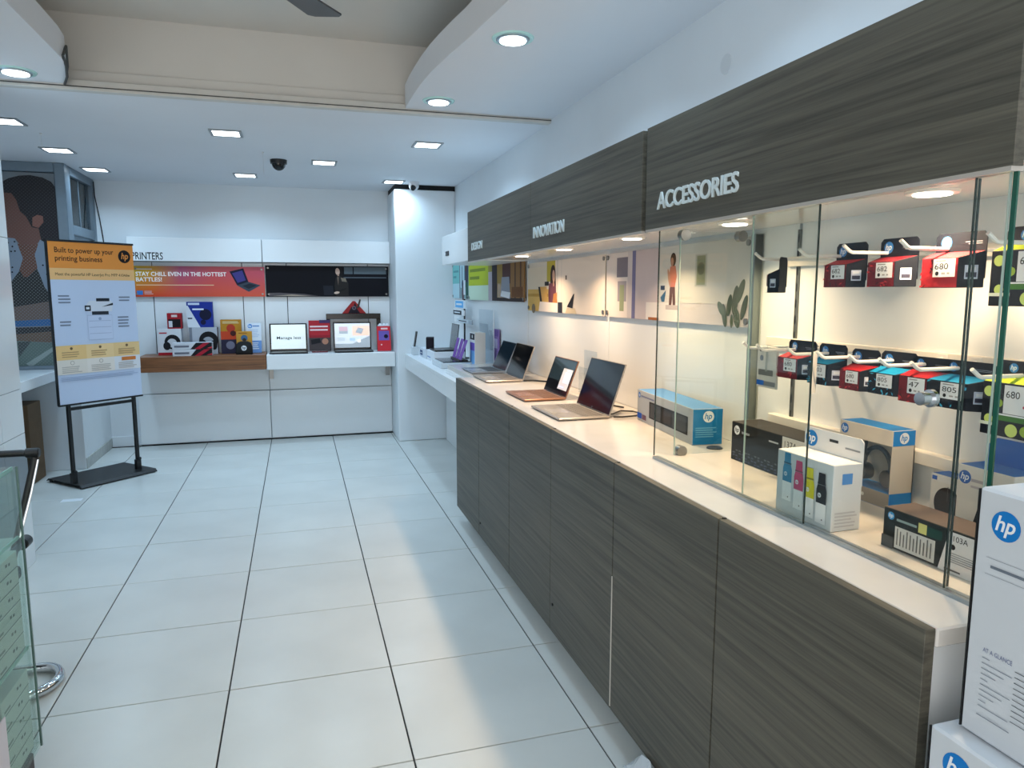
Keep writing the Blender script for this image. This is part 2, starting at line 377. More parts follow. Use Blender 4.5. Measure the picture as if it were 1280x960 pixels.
# ================================================================ LIGHT FITTINGS
EC = emis('cool_led_diffuser', (.86, .95, 1), 6); ER = emis('cool_round_led', (.86, .95, 1), 6); EW = emis('warm_led', (1, .9, .78), 6)
def lamp(parent, watts, col, shape, size, spread, z):
    l = bpy.data.lights.new('led', 'AREA'); l.shape = shape; l.size = size; l.energy = watts; l.color = col; l.spread = math.radians(spread)
    o = bpy.data.objects.new('led', l); COL.objects.link(o); o.parent = parent; o.location.z = z; return o
GLOWR = mat('pale_green_glass_ring', (190, 232, 226), .1)
FRM = mat('grey_light_frame', (150, 156, 160), .4)
sq = {(-1.65, 5.15): 'square ceiling light cut off by the left edge of the picture', (-.40, 5.12): 'square ceiling light nearest the trim strip, left of centre', (.913, 5.12): 'square ceiling light nearest the trim strip, towards the right wall',
      (-1.62, 6.07): 'square ceiling light above the woman picture', (.246, 6.04): 'square ceiling light just right of the black dome camera',
      (-1.58, 6.92): 'square ceiling light beside the cabin corner', (-.395, 6.88): 'small far square ceiling light above the printers banner', (.905, 6.88): 'far square ceiling light beside the white column'}
pm_f = B(); a, b_ = .098, .08
for x0, x1, y0, y1 in ((-a, a, -a, -b_), (-a, a, b_, a), (-a, -b_, -b_, b_), (b_, a, -b_, b_)): pm_f.box(x0, x1, y0, y1, -.008, 0)
pm_f = pm_f.mesh('light_frame', .001); pm_f.materials.append(FRM)
pm_d = B().box(-b_, b_, -b_, b_, -.005, -.001).mesh('diffuser'); pm_d.materials.append(EC)
for (x, y), lb in sq.items():
    t = thing('square_ceiling_light', lb, 'light', (x, y, 2.5), 0, 'square ceiling lights'); link('light_frame', pm_f, t); link('diffuser', pm_d, t); lamp(t, PANEL_W, LED_COOL, 'SQUARE', .15, 145, -.0075)
rr = {(.785, 4.03): 'round recessed downlight at the tip of the curved soffit', (.895, 2.98): 'round recessed downlight higher on the curved soffit', (-1.24, 4.08): 'round recessed downlight in the left soffit',
      (.95, 1.9): None, (1.0, .8): None, (-1.24, 2.9): None, (-1.24, 1.7): None, (-1.24, .5): None}  # the unnamed ones are added out of view to light the near room
rg = B(); rg.cyl((0, 0, -.006), (0, 0, 0), .085, .088, 28); rg = rg.mesh('glass_ring', 0, 1, True); rg.materials.append(GLOWR)
rf = B(); rf.cyl((0, 0, -.012), (0, 0, -.006), .066, .07, 28); rf = rf.mesh('metal_ring', 0, 1, True); rf.materials.append(ALU)
rd = B(); rd.cyl((0, 0, -.015), (0, 0, -.0125), .055, .056, 28); rd = rd.mesh('diffuser', 0, 1, True); rd.materials.append(ER)
for (x, y), lb in rr.items():
    t = thing('round_downlight', lb or 'added unseen round downlight in the %s soffit, %s in its row from the low ceiling' % ('right' if x > 0 else 'left', {2.9: 'second', 1.9: 'third', 1.7: 'third', .8: 'fourth', .5: 'fourth'}[y]), 'light', (x, y, 2.52), 0, 'round soffit downlights')
    link('glass_ring', rg, t); link('metal_ring', rf, t); link('diffuser', rd, t); lamp(t, ROUND_W, LED_COOL, 'DISK', .1, 145, -.017)
# warm downlights under the header boards
wm_f = B(); wm_f.cyl((0, 0, -.006), (0, 0, 0), .05, .052, 24); wm_f = wm_f.mesh('lamp_ring', 0, 1, True); wm_f.materials.append(mat('white_lamp_ring', (235, 230, 222), .3))
wm_d = B(); wm_d.cyl((0, 0, -.009), (0, 0, -.0065), .036, .037, 24); wm_d = wm_d.mesh('diffuser', 0, 1, True); wm_d.materials.append(EW)
for y, lb in ((1.22, 'warm downlight over the ink packs near the shop front'), (1.93, 'warm downlight beside the glass partition'), (2.56, 'warm downlight over the blue speaker box'), (3.3, 'warm downlight over the largest laptop'), (3.98, 'warm downlight over the farthest laptops')):
    t = thing('warm_downlight', lb, 'light', (1.25 if y > 2 else 1.285, y, 1.688), 0, 'warm downlights under the header'); link('lamp_ring', wm_f, t); link('diffuser', wm_d, t); lamp(t, WARM_W, LED_WARM, 'DISK', .06, 130, -.011)
# security cameras
t = thing('dome_camera', 'black dome security camera on the low ceiling', 'camera', (-.098, 6.03, 2.5))
B().cyl((0, 0, -.03), (0, 0, 0), .062, .064, 24).build('mount', BLACK, t, 0, 1, True)
B().dome((0, 0, -.03), .052, 20, 6).build('dome', mat('smoked_dome', (10, 10, 12), .08), t, 0, 1, True)
t = thing('turret_camera', 'white turret security camera beside the column top', 'camera', (1.09, 6.86, 2.5))
B().cyl((0, 0, -.035), (0, 0, 0), .045, .055, 24).build('mount', mat('white_camera_plastic', (222, 224, 228), .35), t, 0, 1, True)
e = B(); e.dome((0, 0, -.03), .048, 20, 6); e.build('eyeball', mat('white_camera_plastic'), t, 0, 1, True)
B().cyl((-.012, -.036, -.055), (-.018, -.052, -.066), .026, .022, 18).build('lens', mat('smoked_dome'), t, 0, 1, True)
for x, y, ln in ((-.2, 5.72, .16), (-1.55, 5.47, .1)):
    tag(B().cyl((x, y, 2.5 - ln), (x, y, 2.5), .0015, .0015, 6).cyl((x, y, 2.49), (x, y, 2.5), .008, .008, 8).build('hanging_wire', mat('white_wire', (214, 214, 214), .5)),
        'thin wire hanging from the ceiling beside the ' + ('dome camera' if ln > .12 else 'left square light'), 'wire')
# ceiling fan
t = thing('ceiling_fan', 'dark grey ceiling fan blade in the recessed ceiling', 'fan', (-.18, 2.94, 2.88))
B().cyl((0, 0, -.15), (0, 0, 0), .012, .012, 12).cyl((0, 0, -.04), (0, 0, 0), .05, .06, 20).build('rod', BLACKM, t, 0, 1, True)
B().cyl((0, 0, -.22), (0, 0, -.13), .09, .075, 28).build('motor', mat('dark_grey_metal', (70, 72, 76), .4, .3), t, 0, 1, True)
for k in range(3):
    a = math.atan2(.5, .34) + k * 2 * PI / 3; c, s_ = math.cos(a), math.sin(a); v = []
    for z in (-.186, -.178):
        for l, w in ((.08, -.05), (.61, -.085), (.63, -.06), (.63, .06), (.61, .085), (.08, .05)): v.append((l * c - w * s_, l * s_ + w * c, z + w * .12))
    B().add(v, [(5, 4, 3, 2, 1, 0), (6, 7, 8, 9, 10, 11)] + [(i, (i + 1) % 6, 6 + (i + 1) % 6, 6 + i) for i in range(6)]).build('blade', mat('dark_grey_blade', (84, 86, 90), .4), t)

# ================================================================ RIGHT COUNTER
t = thing('display_counter', 'long counter with dark grey oak doors under a white worktop', 'counter', (0, 0, 0))
B().box(.972, 1.5, .865, 4.42, .1, .905).build('carcass', WHITE, t)
B().box(1.03, 1.5, .875, 4.4, 0, .1).build('plinth', mat('grey_plinth', (120, 124, 124), .5), t)
ys = [4.425, 3.835, 3.228, 2.634, 2.04, 1.446, .852]
for i in range(6):
    y1, y0 = ys[i], ys[i + 1]
    g = .0035 if i in (1, 4) else .0015
    dr = B().box(.95, .9715, y0 + g, y1 - g, .1, .9378).build('door', [DWOOD], t, .0008)
wt = B(); wt.box(.972, 1.5, .85, 4.43, .905, .938); wt.build('worktop', QUARTZ, t, .003)
for i in range(1, 6):
    B().box(.962, .97, ys[i] - .004, ys[i] + .004, .1, .94).build('door_gap', BLACK, t)
for y, z in ((3.8, .18), (2.6, .22)): B().cyl((.944, y, z), (.95, y, z), .006, .006, 10).build('door_stop', BLACK, t)
B().box(.9485, .9515, 2.036, 2.0415, .11, .56).build('chipped_edge', mat('raw_board_edge', (206, 200, 190), .7), t)
# plastic bag caught under the doors
bm_ = B(); rnd = random.Random(3); n = 9
vs = []; fs = []
for i in range(n + 1):
    for j in range(5):
        vs.append((.944 - .03 * math.sin(PI * j / 4) - rnd.uniform(0, .012), 1.62 + .24 * i / n + rnd.uniform(-.008, .008), .004 + (.105 * (j / 4)) * (math.sin(PI * (i + .6) / (n + 1.2))) + rnd.uniform(0, .01)))
for i in range(n):
    for j in range(4): fs.append((i * 5 + j, i * 5 + j + 1, (i + 1) * 5 + j + 1, (i + 1) * 5 + j))
tag(bm_.add(vs, fs).build('plastic_bag', mat('crumpled_clear_plastic', (196, 202, 206), .2, coat=.6)), 'crumpled clear plastic bag caught under a counter door', 'bag')
# white alcove back panels + underside
for y0, y1 in ((.88, 1.893), (1.905, 3.31), (3.314, 4.63)):
    struct(B().box(1.5, 1.519, y0, y1, .938, 1.70).build('wall_alcove', WHITE, None, .001), 'white laminate back panel of the lit counter alcove')
struct(B().box(1.5, 1.519, 4.64, 7.02, .86, 1.76).build('wall_alcove', WHITE, None, .001), 'white laminate wall panel over the far desk')
# header boxes
t = thing('header_box', 'dark oak header board lettered accessories above the glass case', 'header', (0, 0, 0), 0, 'dark oak header boards')
B().box(1.085, 1.107, .882, 2.128, 1.676, 1.992).build('front_board', DWOOD, t, .0008)
B().box(1.107, 1.499, .886, .905, 1.69, 1.99).build('end_board', DEDGE, t)
B().box(1.107, 1.499, .905, 2.155, 1.688, 1.704).build('underside', mat('glossy_cream_underside', (236, 230, 222), .12), t)
B().box(1.107, 1.499, .905, 2.128, 1.975, 1.99).build('lid', WHITE, t)
B().box(1.086, 1.112, .886, 2.128, 1.668, 1.676).build('metal_lip', mat('pale_satin_lip', (196, 190, 182), .35, .3), t)
def letters(parent, txt, y0, y1, z0, z1, x):
    c = bpy.data.curves.new('t', 'FONT'); c.body = txt; c.size = 1; c.extrude = .012; c.offset = .012; c.resolution_u = 4; c.bevel_depth = .0; c.space_character = .96
    o = bpy.data.objects.new('t', c); me = bpy.data.meshes.new_from_object(o)
    xs = [v.co.x for v in me.vertices]; yy = [v.co.y for v in me.vertices]; a0, a1, b0, b1 = min(xs), max(xs), min(yy), max(yy)
    for v in me.vertices:
        p = v.co.copy(); v.co = (x - (p.z + .012) * .2, y0 + (p.x - a0) / (a1 - a0) * (y1 - y0), z0 + (p.y - b0) / (b1 - b0) * (z1 - z0))
    bpy.data.objects.remove(o); me.materials.clear(); me.materials.append(mat('white_acrylic_letter', (214, 226, 228), .3))
    me.name = 'lettering'; return link('lettering', me, parent)
B().box(1.1, 1.108, 2.1285, 2.1575, 1.67, 1.985).build('gap_filler', BLACK, t)  # black strip added so lamp light leaves the gap between headers dark
letters(t, 'ACCESSORIES', 2.045, 1.618, 1.731, 1.783, 1.085)
t = thing('header_box', 'long dark oak header board lettered design and innovation', 'header', (0, 0, 0), 0, 'dark oak header boards')
for y0, y1 in ((2.158, 3.318), (3.32, 4.64)):
    B().box(1.085, 1.107, y0, y1, 1.676, 1.992).build('front_board', DWOOD, t, .0008)
B().box(1.107, 1.499, 2.158, 2.175, 1.69, 1.99).build('end_board', BLACK, t)
B().box(1.107, 1.499, 2.158, 4.64, 1.688, 1.704).build('underside', mat('glossy_cream_underside'), t)
B().box(1.107, 1.499, 2.158, 4.64, 1.975, 1.99).build('lid', WHITE, t)
B().box(1.086, 1.112, 2.158, 4.64, 1.668, 1.676).build('metal_lip', mat('pale_satin_lip', (196, 190, 182), .35, .3), t)
letters(t, 'INNOVATION', 3.268, 2.862, 1.729, 1.781, 1.085)
letters(t, 'DESIGN', 4.522, 4.252, 1.74, 1.788, 1.085)
t = thing('header_box', 'plain white header box beyond the dark boards', 'header', (0, 0, 0))
B().box(1.095, 1.52, 4.642, 5.56, 1.685, 1.9).build('body', WHITE, t, .002)
B().box(1.089, 1.095, 5.30, 5.40, 1.748, 1.782).build('black_socket', BLACK, t, .001)
t = tag(B().cyl((1.517, 2.375, 2.296), (1.52, 2.375, 2.296), .035, .036, 24).build('cover_plate', mat('white_plate', (214, 220, 224), .5)), 'round blank cover plate on the white wall above the header', 'plate')

# ---------------- glass front of the accessories case
def pane(y0, y1, x, lb, edge, th=.004):
    t = thing('sliding_glass_screen', lb, 'glass screen', (x, 0, 0), 0, 'glass panes of the accessories case')
    B().box(-th / 2, th / 2, y0 + .002, y1 - .002, .948, 1.668).build('sheet', GLASS, t)
    for y, m in ((y0, edge[0]), (y1, edge[1])): B().box(-th / 2, th / 2, y - .001, y + .001, .948, 1.668).build('edge', m, t)
    return t
pane(1.335, 2.06, 1.101, 'long outer sliding glass pane in front of the ink box', (GEDGED, GEDGED))
p2 = pane(.962, 1.59, 1.113, 'inner sliding glass pane with a round metal lock knob', (GEDGED, GEDGEL))
k = B(); k.cyl((-.034, 1.02, 1.285), (-.003, 1.02, 1.285), .012, .012, 18); k.cyl((-.012, 1.02, 1.285), (-.004, 1.02, 1.285), .0165, .0165, 18); k.build('lock_knob', CHROME, p2, 0, 1, True)
pane(.897, .958, 1.101, 'narrow glass pane at the end of the accessories case', (GEDGEL, GEDGED))
t = thing('end_glass_screen', 'thick end glass pane with a bright green edge', 'glass screen', (0, 0, 0), 0, 'glass panes of the accessories case')
B().box(1.103, 1.499, .884, .892, .94, 1.668).build('sheet', GLASS, t); B().box(1.0995, 1.103, .884, .892, .94, 1.668).build('edge', GEDGE, t)
t = thing('glass_partition', 'clear glass partition between the laptops and the accessories', 'glass screen', (0, 0, 0), 0, 'glass panes of the accessories case')
B().box(1.187, 1.499, 2.077, 2.083, .94, 1.672).build('sheet', GLASS, t); B().box(1.185, 1.187, 2.077, 2.083, .94, 1.672).build('edge', GEDGEL, t)
for x, z in ((1.2, 1.66), (1.41, 1.66), (1.21, .952)):
    B().cyl((x, 2.068, z), (x, 2.092, z), .018, .018, 18).build('clip', STEEL, t, 0, 1, True)
B().box(1.47, 1.5, 2.086, 2.11, .94, 1.67).build('wall_channel', ALU, t, .001)
tk = thing('glass_track', 'double metal track under the sliding glass', 'track', (0, 0, 0))
for x in (1.101, 1.113): B().box(x - .005, x + .005, .897, 2.06, .938, .946).build('rail', ALU, tk)

# ---------------- wall fittings inside the case
t = thing('slotted_standard', 'upright slotted metal channel behind the ink packs', 'channel', (0, 0, 0))
B().box(1.494, 1.5, 1.893, 1.905, .95, 1.67).build('channel', mat('grey_slotted_steel', (120, 122, 120), .4, .6), t)
for k in range(14): B().box(1.4935, 1.495, 1.896, 1.902, .98 + k * .05, 1.005 + k * .05).build('slot', BLACK, t)
def rail(lb, z, y0, y1, h=.03, d=.014):
    return tag(B().box(1.5 - d, 1.5, y0, y1, z - h / 2, z + h / 2).build('wall_rail', mat('cream_rail', (232, 226, 216), .35), None, .002), lb, 'rail', 'white rails behind the accessories')
rail('upper white rail holding the top row of hooks', 1.572, .9, 1.94)
rail('lower white rail holding the bottom row of hooks', 1.318, .9, 2.03)
rail('white ledge rail low on the back panel behind the boxes', 1.068, .9, 1.98, .032, .03)
def hook(lb, y, z, group, tip=1.2):
    t = thing('display_hook', lb, 'hook', (1.486, y, z), 0, group)
    L = tip - 1.486
    B().tube([(0, 0, 0), (L * .5, 0, 0), (L, 0, 0), (L - .008, 0, .003), (L - .026, 0, .016)], .0042, 8).build('rod', HOOKW, t, 0, 1, True)
    B().box(-.003, 0, -.014, .014, -.012, .012).build('back_plate', HOOKW, t, .001)
GU, GL = 'upper row of white hooks', 'lower row of white hooks'
RED = (178, 34, 44); DRED = (112, 24, 36); BLU = (20, 136, 186); NAVY = (18, 22, 34); LIM = (178, 206, 40)
def leafy(c1, c2, n, seed, u0=0, v0=0, u1=1, v1=1):
    r = random.Random(seed); ops = []
    for _ in range(n):
        u, v = r.uniform(u0, u1), r.uniform(v0, v1); a = r.uniform(0, PI); l = r.uniform(.05, .11)
        pts = [(u + l * math.cos(a), v + l * math.sin(a)), (u + .35 * l * math.cos(a + 1.57), v + .35 * l * math.sin(a + 1.57)), (u - l * math.cos(a), v - l * math.sin(a)), (u - .35 * l * math.cos(a + 1.57), v - .35 * l * math.sin(a + 1.57))]
        ops.append(('poly', [(min(u1, max(u0, p)), min(v1, max(v0, q))) for p, q in pts], c1 if r.random() < .6 else c2))
    return ops
def ink_pack(lb, y, z0, z1, zt, w, d, top, front, leaf, num, group, seed, big=False, rz=-PI / 2, x=1.3, dark=NAVY):
    """z0..z1 carton, zt top of the hanging tab; front plane at x"""
    dd = .036; Wt = w * 1.34
    t = thing('ink_pack', lb, 'ink pack', (x + dd / 2, y, z0), rz, group); h = z1 - z0
    x0, x1, x2 = -w / 2, w / 2, -w / 2 + Wt
    pl_ = [(x0, -dd / 2), (x1, -dd / 2), (x2, dd / 2), (x0, dd / 2)]
    hb = h + .013   # the lid slopes up to the back card
    B().add([p + (0,) for p in pl_] + [p + (h if i < 2 else hb,) for i, p in enumerate(pl_)], [(3, 2, 1, 0), (4, 5, 6, 7), (0, 1, 5, 4), (1, 2, 6, 5), (2, 3, 7, 6), (3, 0, 4, 7)], [0, 1, 2, 3, 4, 5]).build('carton', [ink(c) for c in (dark, top, front, dark, dark, front)], t, .001)
    tz = zt - z0
    B().prism([(x0, h * .3), (x2, h * .3), (x2, tz - .008), (x2 - .008, tz), (x0 + .008, tz), (x0, tz - .008)], 'y', dd / 2, dd / 2 + .002).build('hanging_tab', ink(dark), t)
    Print((x0, dd / 2, hb), (1, 0, 0), (0, 0, 1), Wt, tz - hb).draw([('hp', .22, .5, .33, (60, 130, 200)), ('rect', .60, .46, .92, .50, (150, 156, 166)), ('rect', .66, .36, .92, .40, (150, 156, 166))]).build('tab_print', t)
    if big:
        ops = [('circ', .13, .82, .10, leaf[0]), ('circ', .33, .62, .08, leaf[1]), ('circ', .16, .3, .09, leaf[0]), ('rect', 0, .18, .34, .24, (235, 240, 220)),
               ('rect', .42, .44, .96, .97, HPW), ('rect', .3, .30, 1, .40, (66, 120, 50)), ('rect', .34, .40, 1, .43, HPW), ('circ', .6, .14, .12, leaf[0]), ('circ', .85, .16, .1, leaf[1]),
               ('text', .46, .74, .13, num, (30, 30, 34)), ('circ', .84, .78, .05, (20, 20, 22)), ('circ', .8, .6, .025, (200, 40, 90)), ('circ', .86, .57, .025, (230, 120, 40))]
    else:
        ops = leafy(leaf[0], leaf[1], 26, seed) + [('rect', .36, .36, .96, .97, HPW), ('rect', .42, .88, .7, .92, (150, 150, 150)), ('text', .41, .62, .2, num, (34, 34, 38), .36), ('circ', .48, .48, .07, (18, 18, 20)), ('rect', .6, .45, .7, .51, (160, 160, 160)), ('rect', .75, .45, .82, .51, (160, 160, 160))]
    Print((x0, -dd / 2, 0), (1, 0, 0), (0, 0, 1), w, h).draw(ops).build('front_print', t)
    sv = Vector((x2 - x1, dd, 0)); Print((x1, -dd / 2, 0), sv.normalized(), (0, 0, 1), sv.length, h).draw([('rect', .25, .28, .75, .74, (196, 204, 224)), ('rect', .3, .34, .7, .5, (60, 60, 80)), ('rect', .34, .56, .66, .68, (225, 228, 236))]).build('side_print', t)
    return t
RL = ((206, 52, 58), (60, 14, 20)); BL_ = ((70, 176, 214), (14, 50, 76)); GLf = ((206, 224, 120), (150, 180, 60))
GP = 'ink packs on the upper hooks'; GQ = 'ink packs on the lower hooks'
ink_pack('small dark red ink pack swung sideways on the first upper hook', 1.735, 1.476, 1.528, 1.574, .05, .05, DRED, DRED, RL, '682', GP, 1, rz=-PI / 2 - .95, x=1.28)
ink_pack('red and black 682 ink pack with a black dot, upper row', 1.51, 1.49, 1.546, 1.6, .078, .052, RED, DRED, RL, '682', GP, 2)
ink_pack('red and black 682 ink pack beside the 680 pack, upper row', 1.362, 1.49, 1.547, 1.602, .082, .052, DRED, DRED, RL, '682', GP, 3)
ink_pack('bright red 680 ink pack, upper row', 1.203, 1.487, 1.549, 1.602, .09, .045, RED, RED, RL, '680', GP, 4)
ink_pack('tall lime green 678 ink pack behind the green glass edge, upper row', 1.02, 1.451, 1.557, 1.603, .13, .045, LIM, NAVY, GLf, '678', GP, 5, True)
for y, lb in ((1.735, 'upper hook with the swung red pack'), (1.535, 'upper hook over the first 682 pack'), (1.382, 'upper hook over the second 682 pack'), (1.218, 'upper hook over the 680 pack'), (1.02, 'upper hook over the lime green pack')): hook(lb, y, 1.569, GU, 1.235 if y < 1.7 else 1.25)
ink_pack('red ink pack farthest back on the lower row', 1.675, 1.24, 1.297, 1.345, .085, .06, RED, DRED, RL, '680', GQ, 6)
ink_pack('blue and black 803 ink pack behind the hanging card, lower row', 1.555, 1.238, 1.293, 1.343, .075, .06, BLU, NAVY, BL_, '803', GQ, 7)
ink_pack('red 680 ink pack turned beside the blue one, lower row', 1.44, 1.238, 1.287, 1.338, .068, .055, RED, DRED, RL, '680', GQ, 8)
ink_pack('blue 805 ink pack with three dots, lower row', 1.34, 1.24, 1.29, 1.34, .078, .05, BLU, NAVY, BL_, '805', GQ, 9)
ink_pack('red 47 ink pack behind the lock knob, lower row', 1.25, 1.234, 1.292, 1.335, .076, .05, RED, DRED, RL, '47', GQ, 10)
ink_pack('blue 805 ink pack with one black dot, lower row', 1.162, 1.236, 1.292, 1.335, .095, .055, BLU, NAVY, BL_, '805', GQ, 11)
ink_pack('tall lime green 680 ink pack, lower row', 1.025, 1.2, 1.304, 1.345, .11, .045, LIM, NAVY, GLf, '680', GQ, 12, True)
for y, lb in ((1.775, 'lower hook holding the grey cable card'), (1.69, 'lower hook over the farthest red pack'), (1.56, 'lower hook over the hanging card'), (1.452, 'lower hook over the turned red 680 pack'), (1.345, 'lower hook over the three dot blue pack'), (1.255, 'lower hook over the red 47 pack'), (1.17, 'lower hook over the one dot blue pack'), (1.03, 'lower hook over the tall lime pack')): hook(lb, y, 1.318, GL, 1.235 if y < 1.75 else 1.25)
t = thing('cable_card', 'flat grey and white hang card with a blue stripe', 'hang card', (1.31, 1.775, 1.2), -PI / 2)
B().box(-.045, .045, -.004, .004, 0, .12).build('card', ink((206, 204, 198)), t, .001)
Print((-.045, -.004, 0), (1, 0, 0), (0, 0, 1), .09, .12).draw([('rect', .02, .05, .98, .16, (120, 124, 128)), ('rect', .02, .05, .4, .17, (30, 100, 190)), ('rect', .1, .3, .85, .44, (110, 112, 112)), ('circ', .25, .72, .07, (120, 128, 140)), ('circ', .18, .92, .045, (50, 50, 60)), ('rect', .45, .4, .55, .95, (160, 164, 160))]).build('card_print', t)
t = thing('adapter_card', 'narrow white hang card seen edge on between the packs', 'hang card', (1.235, 1.49, 1.225), -PI / 2 - .9)
B().box(-.022, .022, -.003, .003, 0, .105).build('card', ink((222, 220, 216)), t, .001)
Print((-.022, -.003, 0), (1, 0, 0), (0, 0, 1), .044, .105).draw([('rect', .05, .06, .95, .2, (90, 130, 200)), ('rect', .4, .3, .9, .48, (60, 58, 56)), ('circ', .3, .85, .06, (60, 110, 170)), ('rect', .1, .62, .5, .7, (190, 120, 110))]).build('card_print', t)

# ---------------- boxes on the worktop (front towards the aisle)
ZT = .9385; R9 = -PI / 2
t = carton('speaker_box', 'grey and blue sound bar box lying on the worktop by the glass partition', 'box', (1.407, 2.46, ZT), R9 - .1, (.54, .115, .13), {'all': (176, 180, 184), 'top': (96, 150, 204), 'right': (28, 122, 180)},
           {'front': [('hp', .045, .84, .09, (40, 110, 190)), ('rect', .08, .8, .34, .85, (120, 124, 150)), ('rect', .25, .22, .93, .74, (30, 31, 34)), ('rect', .27, .26, .47, .70, (72, 74, 78)), ('rect', .68, .26, .90, .70, (66, 68, 72)), ('rect', .5, .3, .65, .66, (60, 52, 50)), ('rect', .01, .08, .1, .26, (40, 90, 190)), ('rect', .11, .08, .19, .24, (120, 90, 110))],
            'right': [('hp', .52, .78, .16, HPW, (28, 122, 180)), ('lines', .1, .2, .9, .5, 5, (110, 180, 220))]})
t = carton('toner_box', 'long black 137A toner box in front of the partition', 'box', (1.395, 1.80, ZT), R9, (.37, .11, .125), {'all': (30, 32, 36), 'top': (58, 56, 56)},
           {'front': [('hp', .08, .8, .12, HPW, (30, 32, 36)), ('rect', .15, .74, .26, .80, (150, 154, 160)), ('rect', .52, .76, .64, .80, (190, 194, 198))] + [('rect', .03 + .045 * i, .05 + .07 * j, .06 + .045 * i, .09 + .07 * j, (64 + 8 * j, 70 + 8 * j, 96)) for i in range(14) for j in range(4) if (i + j) % 3] + [('rect', .7, 0, 1, 1, (226, 222, 216)), ('text', .73, .76, .15, '137A', (26, 26, 30)), ('circ', .76, .6, .07, (18, 18, 20)), ('lines', .73, .1, .97, .5, 6, (170, 170, 170))]})
t = carton('ink_bottle_box', 'white box picturing four coloured ink bottles behind the glass', 'box', (1.174, 1.382, ZT), R9 + .03, (.188, .082, .155), {'all': (226, 228, 232), 'front': (204, 212, 216), 'top': (240, 240, 242)}, {})
ops = []
for u, c, v in ((.2, (52, 134, 176), .22), (.42, (198, 62, 110), .15), (.62, (214, 208, 40), .1), (.83, (24, 24, 28), .08)):
    ops += [('rect', u - .085, v, u + .085, v + .33, (238, 240, 242)), ('poly', [(u - .085, v + .3), (u + .085, v + .3), (u + .085, v + .5), (u + .065, v + .58), (u - .065, v + .58), (u - .085, v + .5)], c),
            ('rect', u - .07, v + .585, u + .07, v + .61, tuple(int(x * .7) for x in c)), ('poly', [(u - .062, v + .61), (u + .062, v + .61), (u + .055, v + .76), (u - .055, v + .76)], c), ('hp', u - .03, v + .42, .035, (226, 234, 240), c), ('circ', u + .03, v + .06, .012, (60, 60, 60), 10)]
Print(*face(.188, .082, .155, 'front')).draw(ops).build('bottle_print', t)
Print(*face(.188, .082, .155, 'right')).draw([('rect', .3, .7, .65, .86, (90, 150, 220)), ('lines', .1, .05, .9, .3, 5, (196, 198, 204))]).build('side_print', t)
B().prism([(-.094, .1), (.094, .1), (.094, .2), (.086, .208), (-.086, .208), (-.094, .2)], 'y', .038, .041).build('hanging_tab', ink((224, 226, 230)), t)
Print((-.094, .038, .155), (1, 0, 0), (0, 0, 1), .188, .053).draw([('hp', .13, .5, .38, HPB), ('rect', .45, .55, .6, .68, (40, 40, 44)), ('rect', .72, .4, .96, .48, (140, 144, 150))]).build('tab_print', t)
t = thing('headset_box', 'tan headset box with blue lid and clear window', 'box', (1.428, 1.475, ZT), R9)
w, d, h = .18, .07, .2
B().box(-w / 2, w / 2, -d / 2, d / 2, .160, h, [0, 1, 0, 1, 0, 0]).build('lid', [ink((214, 204, 190)), ink((26, 128, 204))], t, .001)
B().box(-w / 2, w / 2, -d / 2, d / 2, 0, .04, [0, 0, 1, 0, 0, 0]).build('tray', [ink((26, 128, 204)), ink((150, 142, 132))], t, .001)
B().box(-w / 2, w / 2, d / 2 - .003, d / 2, .04, .16).box(-w / 2, -w / 2 + .036, -d / 2, -d / 2 + .002, .04, .16).box(w / 2 - .002, w / 2, -d / 2, d / 2, .04, .16).build('back_card', ink((206, 196, 182)), t)
B().box(-w / 2 + .036, w / 2 - .002, -d / 2, -d / 2 + .001, .04, .16).build('clear_window', ACRYL, t)
hs = B(); hs.tube([(.014 + .045 * math.cos(a), -.004, .09 + .052 * math.sin(a)) for a in [PI * (-.12 + 1.24 * i / 16) for i in range(17)]], .006, 8); hs.build('headband', mat('dark_grey_rubber', (52, 54, 58), .5), t, 0, 1, True)
for sx in (-.03, .058): B().cyl((sx, -.02, .07), (sx, .012, .07), .022, .022, 18).build('ear_cup', mat('dark_grey_rubber'), t, .002, 1, True)
B().tube([(-.01, -.02, .155), (-.012, -.02, .13), (-.008, -.02, .105)], .004, 8).build('cable', mat('dark_grey_rubber'), t)
Print((-w / 2, -d / 2, .16), (1, 0, 0), (0, 0, 1), w, .04).draw([('hp', .1, .5, .34, (40, 110, 190))]).build('front_logo', t)
Print((w / 2, -d / 2, .16), (0, 1, 0), (0, 0, 1), d, .04).draw([('hp', .5, .5, .36, HPW, (26, 128, 204))]).build('side_logo', t)
Print((-w / 2, -d / 2, 0), (1, 0, 0), (0, 0, 1), w, .04).draw([('rect', .03, .35, .2, .75, (40, 100, 190)), ('circ', .4, .5, .14, (226, 226, 220)), ('circ', .52, .5, .12, (226, 226, 220))]).build('tray_print', t)
